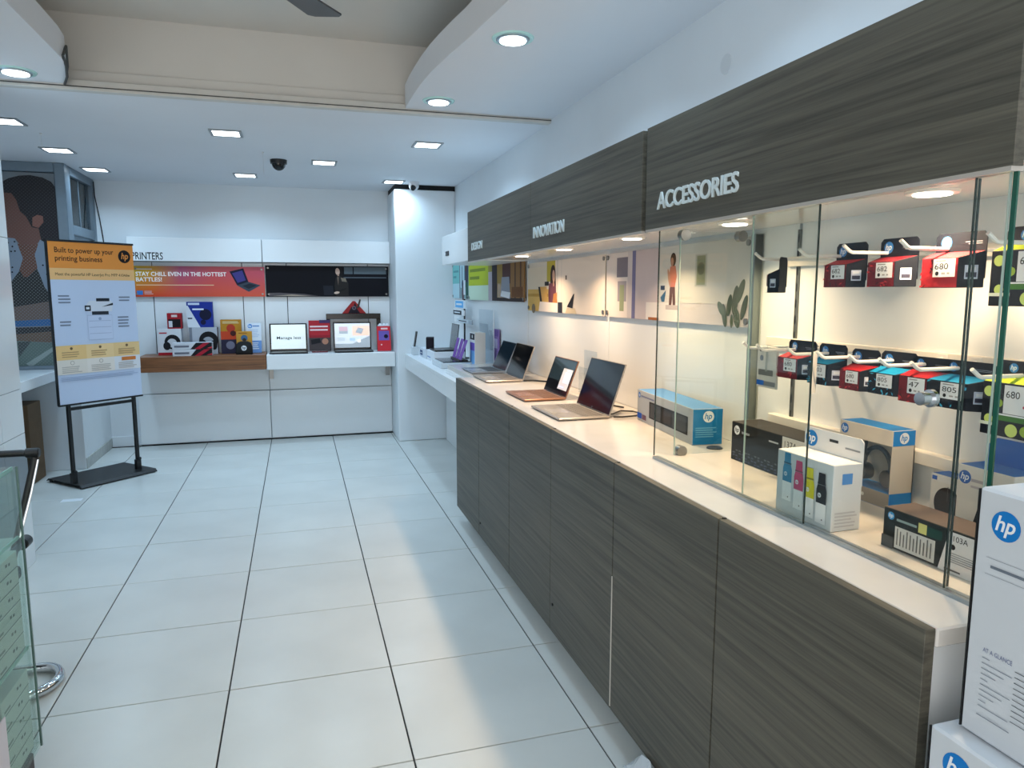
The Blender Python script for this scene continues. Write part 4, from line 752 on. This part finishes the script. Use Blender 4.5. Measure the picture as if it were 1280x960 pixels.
tag(B().box(.125, .275, 7.285, 7.41, ZW, ZW + .011).build('leaflet_pile', ink((120, 60, 64)), None, .001), 'flat pile of leaflets under the red leaflet stand', 'leaflets')
laptop('black laptop showing photographs on the white shelf', 0, .22, 0, .372, 0, .275, .14, (30, 32, 36), (24, 25, 28),
       [('rect', .02, .05, .98, .97, screen_ink((206, 216, 226), .5)), ('rect', .14, .58, .38, .85, screen_ink((150, 40, 60), .8)), ('rect', .14, .58, .38, .68, screen_ink((30, 30, 36), .6)), ('rect', .5, .5, .97, .88, screen_ink((206, 140, 70), .9)), ('poly', [(.58, .62), (.75, .56), (.82, .76), (.66, .82)], screen_ink((24, 26, 34), .6)), ('rect', .02, .05, .98, .2, screen_ink((26, 26, 34), .6)), ('poly', [(.5, .2), (.98, .5), (.98, .2)], screen_ink((30, 28, 34), .6)), ('rect', .1, .3, .3, .44, screen_ink((120, 130, 140), .8)), ('rect', .42, .3, .58, .42, screen_ink((90, 130, 190), .8)), ('circ', .68, .3, .06, screen_ink((240, 240, 244), .9))], 0, 'open laptops on the white shelf', False, .016, (.526, 7.29, ZW))
t = thing('display_arch', 'black arch stand behind the photograph laptop', 'stand', (.545, 7.46, ZW))
B().box(-.27, .27, -.03, .03, .32, .375).build('beam', mat('glossy_black', (14, 14, 18), .15), t, .003)
for x in (-.25, .25): B().box(x - .02, x + .02, -.03, .03, 0, .32).build('leg', mat('glossy_black'), t, .003)
t = thing('triangle_emblem', 'red triangular emblem with a dark swirl on the black arch', 'emblem', (.553, 7.46, ZW + .3755))
B().prism([(-.12, 0), (.12, 0), (.012, .125), (-.012, .125)], 'y', -.012, .012).build('plate', ink((160, 44, 44)), t, .003)
Print((-.12, -.012, 0), (1, 0, 0), (0, 0, 1), .24, .125).draw([('poly', [(.25, .02), (.75, .02), (.62, .4), (.55, .9), (.48, .6), (.38, .5)], (34, 26, 34)), ('circ', .5, .45, .16, (110, 100, 110)), ('circ', .5, .45, .08, (40, 30, 40))]).build('emblem_print', t)
B().prism([(.02, .05), (.05, .06), (.07, .14), (.055, .145), (.04, .1)], 'y', -.02, -.013).build('curl', mat('glossy_black'), t)
flyer('leaflet_stand', 'red leaflet stand with a blue picture at the end of the white shelf', .76, .895, 7.275, ZW, .25, [('rect', .12, .42, .9, .8, (110, 90, 170)), ('circ', .66, .58, .08, (24, 20, 40)), ('rect', .3, .85, .8, .92, (240, 200, 200)), ('circ', .3, .25, .03, (240, 190, 190))], (206, 46, 56))
t = thing('earbud_set', 'white earbuds and box behind the red leaflet stand', 'earbuds', (.84, 7.385, ZW))
B().box(-.06, .06, -.025, .025, 0, .26).build('box', ink((226, 230, 236)), t, .002)
for x in (-.035, .0, .035): B().dome((x, 0, .26), .017, 12, 4, 0, False).build('earbud', mat('white_gloss', (236, 240, 244), .15), t, 0, 1, True)

# ================================================================ LEFT SIDE
# perforated picture on the cabin window (a print of a woman in a patterned jacket)
t = thing('window_picture', 'perforated window picture of a woman in a spotted jacket', 'picture', (0, 6.689, 0))
pp = {'hair': [(-2.247, 2.302), (-2.194, 2.338), (-2.141, 2.369), (-2.071, 2.391), (-1.994, 2.399), (-1.909, 2.384), (-1.85, 2.353), (-1.824, 2.311), (-1.824, 2.194), (-1.824, 2.037), (-1.824, 1.75), (-1.937, 1.78), (-1.964, 1.984), (-1.926, 2.034), (-1.927, 2.082), (-1.965, 2.091), (-2.011, 2.06), (-2.044, 2.074), (-2.084, 2.116), (-2.103, 2.203), (-2.133, 2.254), (-2.201, 2.257), (-2.4, 2.2)],
      'face': [(-2.4, 2.2), (-2.201, 2.257), (-2.133, 2.254), (-2.103, 2.203), (-2.084, 2.116), (-2.044, 2.074), (-2.011, 1.992), (-1.964, 1.984), (-1.953, 1.895), (-1.991, 1.855), (-2.104, 1.853), (-2.135, 1.902), (-2.195, 1.9), (-2.225, 1.948), (-2.3, 2.0)],
      'ear': [(-2.001, 2.07), (-1.965, 2.091), (-1.927, 2.082), (-1.926, 2.034), (-1.964, 1.988), (-2.006, 2.002)],
      'chest': [(-2.12, 1.86), (-1.98, 1.87), (-1.97, 1.698), (-2.067, 1.598), (-2.097, 1.598), (-2.127, 1.666), (-2.091, 1.746)],
      'jacket_l': [(-2.3, 1.88), (-2.202, 1.91), (-2.135, 1.902), (-2.091, 1.746), (-2.129, 1.637), (-2.193, 1.552), (-2.3, 1.5)], 'jacket_r': [(-1.962, 1.895), (-1.937, 1.881), (-1.9, 1.758), (-1.86, 1.5), (-1.917, 1.456), (-1.955, 1.516), (-1.994, 1.66), (-2.006, 1.776)],
      'top': [(-2.121, 1.674), (-2.066, 1.618), (-2.001, 1.668), (-1.927, 1.449), (-1.937, 1.402), (-2.191, 1.357), (-2.193, 1.555)], 'arm': [(-2.3, 1.34), (-2.191, 1.357), (-1.937, 1.402), (-1.85, 1.4), (-1.85, 1.26), (-1.929, 1.261), (-2.3, 1.24)],
      'blue': [(-2.3, 1.24), (-1.84, 1.265), (-1.84, 1.207), (-2.3, 1.197)], 'dark': [(-2.3, 1.19), (-1.84, 1.2), (-1.84, 1.166), (-2.3, 1.13)], 'arm2': [(-2.3, 1.13), (-1.84, 1.166), (-1.84, 1.06), (-2.3, 1.096)],
      'desk': [(-2.3, 1.096), (-1.84, 1.057), (-1.84, .86), (-2.3, .86)], 's1': [(-2.133, .899), (-1.934, 1.03), (-1.924, 1.003), (-2.101, .867)], 's2': [(-2.178, 1.076), (-2.084, 1.081), (-2.176, .954)]}
pc = {'hair': (12, 13, 24), 'face': (104, 70, 62), 'ear': (122, 80, 70), 'chest': (98, 62, 50), 'jacket_l': (122, 136, 152), 'jacket_r': (122, 136, 152), 'top': (20, 26, 30), 'arm': (104, 88, 82), 'blue': (36, 96, 150), 'dark': (34, 36, 42), 'arm2': (104, 84, 70), 'desk': (96, 116, 110), 's1': (150, 164, 160), 's2': (60, 70, 70)}
q = Print((0, 0, 0), (1, 0, 0), (0, 0, 1), 1, 1, .0003); q.rect(-3.03, .845, -1.822, 2.42, perforated((120, 130, 138)))
q.poly([(-2.06, 2.12), (-1.88, 2.12), (-1.88, 1.9), (-2.0, 1.92)], perforated(pc['hair'], (132, 142, 146), .12))
for k in ('top', 'arm', 'blue', 'dark', 'arm2', 'desk', 's1', 's2', 'chest', 'face', 'hair', 'ear', 'jacket_l', 'jacket_r'): q.poly(pp[k], perforated(pc[k], (132, 142, 146), .5 if k not in ('hair', 'face', 'ear') else .12))
rs = random.Random(5)
for k in range(70):
    x, z = rs.uniform(-2.2, -1.9), rs.uniform(1.5, 1.9)
    inl = (-2.2 < x < -2.13 + (1.75 - abs(z - 1.75)) * 0 and 1.6 < z < 1.88) or (-1.96 < x < -1.905 and 1.56 < z < 1.8)
    if inl: q.poly([(x - .008, z), (x, z - .008), (x + .008, z), (x, z + .008)], ink((24, 28, 36)))
q.build('picture_print', t); B().box(-3.03, -1.822, .0, .0005, .845, 2.42).build('film', perforated((120, 130, 138)), t)
t = thing('wall_desk', 'white desk under the window picture', 'desk', (0, 0, 0))
B().box(-3.04, -1.88, 4.45, 6.655, .772, .85).build('desk_top', WHITE, t, .003); B().box(-3.04, -1.95, 4.45, 4.5, 0, .772).build('end_panel', WHITE, t)
tag(B().box(-2.3, -2.0, 6.215, 6.5, 0, .62).build('cardboard_box', CARD, None, .004), 'tall brown cardboard box under the left desk', 'box')
# poster stand
t = thing('poster_stand', 'black floor stand holding a white and orange printer poster', 'poster stand', (-1.68, 6.05, 0), math.radians(44.2))
B().prism([(-.13, .012), (-.11, .03), (.32, .03), (.345, .012), (.345, .006), (.318, .024), (-.108, .024), (-.13, .006)], 'x', -.02, .60).build('base_plate', BLACKM, t)
for x in (-.005, .585):
    for y in (-.1, .31): B().cyl((x, y, 0), (x, y, .024), .012, .012, 12).build('foot', BLACK, t)
for x in (0, .52):
    B().box(x - .013, x + .013, -.012, .012, .03, 1.8).build('post', BLACKM, t, .002); B().box(x - .02, x + .02, -.018, .018, .03, .11).cyl((x, -.018, .12), (x, -.034, .12), .014, .014, 10).build('post_foot', BLACKM, t, .002)
B().box(-.0, .52, -.01, .01, .59, .612).build('crossbar', BLACKM, t)
bd = B().box(-.075, .575, -.034, -.016, .645, 1.845).build('board', ink((188, 204, 226)), t, .001)
B().box(-.08, .58, -.038, -.012, 1.845, 1.86).box(-.08, .58, -.038, -.012, .632, .645).box(-.085, -.075, -.036, -.014, .64, 1.85).build('edge_strip', BLACK, t)
W_, H_ = .65, 1.2
q = Print((-.075, -.034, .645), (1, 0, 0), (0, 0, 1), W_, H_)
q.rect(0, 0, 1, 1, (196, 208, 230)); q.rect(0, .84, 1, 1, (236, 150, 70)); q.rect(0, .77, 1, .84, (238, 188, 128))
q.text(.07, .935, .032, 'Built to power up your', (34, 26, 26), .68, .012); q.text(.07, .885, .032, 'printing business', (34, 26, 26), .54, .012)
q.circ(.885, .925, .042, (30, 24, 28)); q.text(.845, .91, .04, 'hp', (236, 150, 70), .085, .02, .2)
q.text(.06, .795, .018, 'Meet the powerful HP LaserJet Pro MFP 4104dw', (60, 44, 36), .88)
for u, v, l in ((.07, .62, 3), (.07, .48, 2), (.78, .63, 2), (.75, .46, 4)): q.lines(u, v, u + .16, v + .02 * l, l, (122, 130, 148))
q.poly([(.38, .615), (.42, .64), (.68, .64), (.70, .615), (.68, .57), (.4, .57)], (212, 216, 226)); q.rect(.36, .575, .43, .61, (30, 34, 44)); q.rect(.375, .585, .415, .6, (214, 220, 230)); q.rect(.5, .635, .66, .655, (40, 44, 52)); q.rect(.44, .55, .64, .572, (46, 50, 58)); q.poly([(.56, .6), (.7, .61), (.7, .625)], (40, 44, 52))
q.rect(.38, .39, .68, .55, (180, 192, 216)); q.rect(.385, .395, .675, .545, (198, 208, 230))
for v in (.43, .47, .51): q.rect(.4, v, .66, v + .003, (160, 172, 200))
q.circ(.53, .525, .01, (150, 165, 195), 12)
q.rect(0, .275, 1, .365, (236, 196, 134)); q.rect(.34, .275, .67, .365, (238, 204, 150)); q.rect(.67, .275, 1, .365, (232, 196, 140)); q.rect(0, .185, 1, .275, (226, 216, 204)); q.rect(.34, .185, .67, .275, (230, 220, 210)); q.rect(.67, .185, 1, .275, (222, 222, 226))
for u in (.17, .505, .835):
    q.circ(u, .345, .009, (120, 96, 70), 12); q.lines(u - .11, .287, u + .11, .328, 3, (186, 152, 108), .25); q.lines(u - .12, .192, u + .12, .236, 4, (186, 178, 170), .25)
    if u < .8: q.circ(u, .255, .013, (170, 160, 150), 14); q.circ(u, .255, .010, (226, 216, 204), 14)
q.rect(.76, .245, .94, .268, (206, 120, 60)); q.lines(.03, .14, .97, .17, 3, (168, 182, 206), .1); q.build('poster_print', bd)
tag(B().box(-1.66, -1.53, 5.62, 5.69, 0, .002).build('paper_scrap', ink((226, 230, 234))), 'small white paper scrap on the floor before the poster stand', 'paper')

# glass case in the left foreground
t = thing('glass_case', 'green tinted glass display case in the left foreground', 'glass case', (0, 0, 0))
X0, X1, Y0, Y1 = -1.35, -.8, .95, 2.36
B().box(X0 + .02, X1 - .012, Y0, Y1 - .03, 0, .1).build('base', mat('dark_brown_base', (58, 48, 44), .5), t, .004)
B().box(X0, X1, Y0, Y1, .1, .112).build('floor_glass', [GLASSG], t)
for z, n in ((.42, 'shelf'), (.76, 'shelf'), (.967, 'top_glass')): B().box(X0 + .008, X1 - (.008 if n == 'shelf' else 0), Y0, Y1 - (.008 if n == 'shelf' else 0), z, z + .008).build(n, GLASSG, t); B().box(X1 - .012, X1 - .008, Y0, Y1 - .008, z - .001, z + .009).build('glass_edge', mat('mint_glass_edge', (150, 200, 186), .2), t)
B().box(X1 - .006, X1, Y0, Y1, .112, .967).build('side_glass', GLASSG, t); B().box(X0, X1 - .006, Y1 - .006, Y1, .112, .967).build('end_glass', GLASSG, t); B().box(X0, X0 + .006, Y0, Y1 - .006, .112, .967).build('back_glass', GLASSG, t)
B().box(X1 - .002, X1 + .003, Y1 - .004, Y1 + .003, .1, .975).build('corner_edge', mat('grey_green_edge', (84, 110, 104), .2), t)
cmn = None
for zb, n in ((.1125, 5), (.4285, 6)):
    for c in range(2):
        for r in range(n):
            y = 2.238 - .215 * c; z = zb + r * .0505
            lb = '%s pale green carton in the %s stack on the %s shelf of the glass case' % (('bottom', 'second', 'third', 'fourth', 'fifth', 'sixth')[r], ('farther', 'nearer')[c], 'lower' if n == 5 else 'upper')
            if cmn is None:
                cmn = carton('toner_carton', lb, 'carton', (-.912, y, z), PI / 2, (.2, .2, .05), (190, 206, 198), {'front': [('rect', .08, .2, .3, .34, (120, 134, 128)), ('rect', .55, .55, .62, .72, (90, 104, 100)), ('rect', .66, .5, .72, .66, (90, 104, 100)), ('rect', .02, .04, .98, .1, (110, 124, 118))]}, 'toner cartons in the glass case')
            else: o = copy_tree(cmn); o.location = (-.912, y, z); o['label'] = lb
t = thing('notice_card', 'white notice card taped low on the glass case', 'card', (-.7995, 1.97, .04), PI / 2)
B().box(-.16, .148, -.003, 0, 0, .3).build('sheet', ink((222, 216, 222)), t)
Print((-.16, -.003, 0), (1, 0, 0), (0, 0, 1), .308, .3).draw([('circ', .9, .25, .18, (84, 66, 64), 20)]).build('card_print', t)
# visitor chair behind the case
t = thing('chair', 'black mesh visitor chair with a chrome sled leg behind the glass case', 'chair', (0, 0, 0))
mesh_m = glass('black_mesh_back', (.32, .35, .38), .2)
for x in (-1.0, -1.42):
    pts = [(x, 2.62, .44), (x, 2.5, .42), (x, 2.46, .36), (x, 2.46, .08), (x, 2.49, .03), (x, 2.56, .016)]
    B().tube(pts + [(x, 2.7, .016)], .0125, 10).build('front_leg', CHROME, t, 0, 1, True)
B().tube([(-1.46, 2.72, .02), (-1.2, 2.78, .02), (-1.0, 2.83, .02)] + [(-1.01 + .088 * math.cos(a), 2.94 + .11 * math.sin(a), .02) for a in [-PI / 2 + PI * i / 12 for i in range(1, 12)]] + [(-1.02, 3.05, .02), (-1.2, 3.05, .02), (-1.46, 3.05, .02)], .018, 12).build('sled_leg', CHROME, t, 0, 1, True)
B().box(-1.41, -1.01, 2.5, 2.95, .43, .48).build('seat', mat('black_mesh_fabric', (28, 30, 34), .8, noise=.2, scale=120), t, .015, 2, True)
B().tube([(-1.04, 2.9, .45), (-1.02, 2.96, .58), (-.985, 2.99, .74), (-.957, 3.005, .86), (-.965, 3.01, .882), (-1.0, 3.01, .885), (-1.42, 3.01, .885), (-1.455, 3.01, .88), (-1.46, 3.005, .86), (-1.43, 2.99, .74), (-1.4, 2.96, .58), (-1.38, 2.9, .45)], .013, 10).build('back_frame', BLACK, t, 0, 1, True)
B().add([(-1.02, 2.96, .58), (-1.4, 2.96, .58), (-1.43, 2.99, .74), (-.985, 2.99, .74), (-.96, 3.01, .88), (-1.455, 3.01, .88)], [(0, 1, 2, 3), (3, 2, 5, 4)]).build('backrest', mesh_m, t)
B().cyl((-.985, 3.0, .886), (-.938, 3.0, .886), .018, .018, 14).build('end_cap', BLACK, t, .004, 1, True)
B().tube([(-1.01, 2.95, .58), (-.972, 2.985, .74), (-.946, 3.0, .86)], .005, 8).build('side_trim', CHROME, t, 0, 1, True)
for x in (-1.0, -1.42):
    B().tube([(x, 2.46, .3), (x, 2.5, .5), (x, 2.56, .555), (x, 2.7, .56), (x, 2.97, .56)], .012, 10).build('armrest', BLACK, t, 0, 1, True)
    B().cyl((x, 2.93, .56), (x, 2.985, .56), .022, .022, 16).build('armrest_end', BLACK, t, .004, 1, True)

# ================================================================ CARTONS AT THE RIGHT EDGE
def stacked(lb, x0, yf, z0, w, d, h, prints, name='printer_carton', edge=True):
    t = carton(name, lb, 'carton', (x0 + d / 2, yf - w / 2, z0), R9, (w, d, h), {'all': (206, 212, 218)}, prints, 'white printer cartons at the right edge', .004)
    if edge: B().box(-w / 2 - .0008, -w / 2 + .0012, -d / 2 - .0008, -d / 2 + .003, .003, h - .003).build('corner_shade', BLACK, t)  # black strip painted in for the shaded far corner of the carton
    return t
gl = (128, 138, 150)
stacked('tall white carton with a blue round logo at the right edge', .97, .797, .8035, .40, .3, .386, {'front': [('hp', .115, .875, .058, HPB), ('rect', .05, .735, .9, .7365, gl), ('lines', .07, .69, .8, .715, 1, (110, 120, 132), 0), ('rect', .05, .67, .9, .6715, gl), ('text', .07, .36, .018, 'AT A GLANCE', (100, 110, 150), .115)] + [('rect', .07, .335 - .022 * i, .1 + .03 * ((i * 7) % 4), .338 - .022 * i, gl) for i in range(10)] + [('rect', .2, .345 - .022 * i, .27 + .02 * ((i * 5) % 3), .348 - .022 * i, (70, 78, 90)) for i in range(10)] + [('rect', .07, .1, .2, .104, gl)]})
stacked('white carton with a blue round logo under the tall carton', .935, .818, .402, .46, .38, .40, {'front': [('hp', .115, .885, .065, HPB)]})
stacked('lowest white carton of the stack at the right edge', .935, .818, 0, .46, .38, .401, {'front': [('hp', .115, .885, .065, HPB)]})
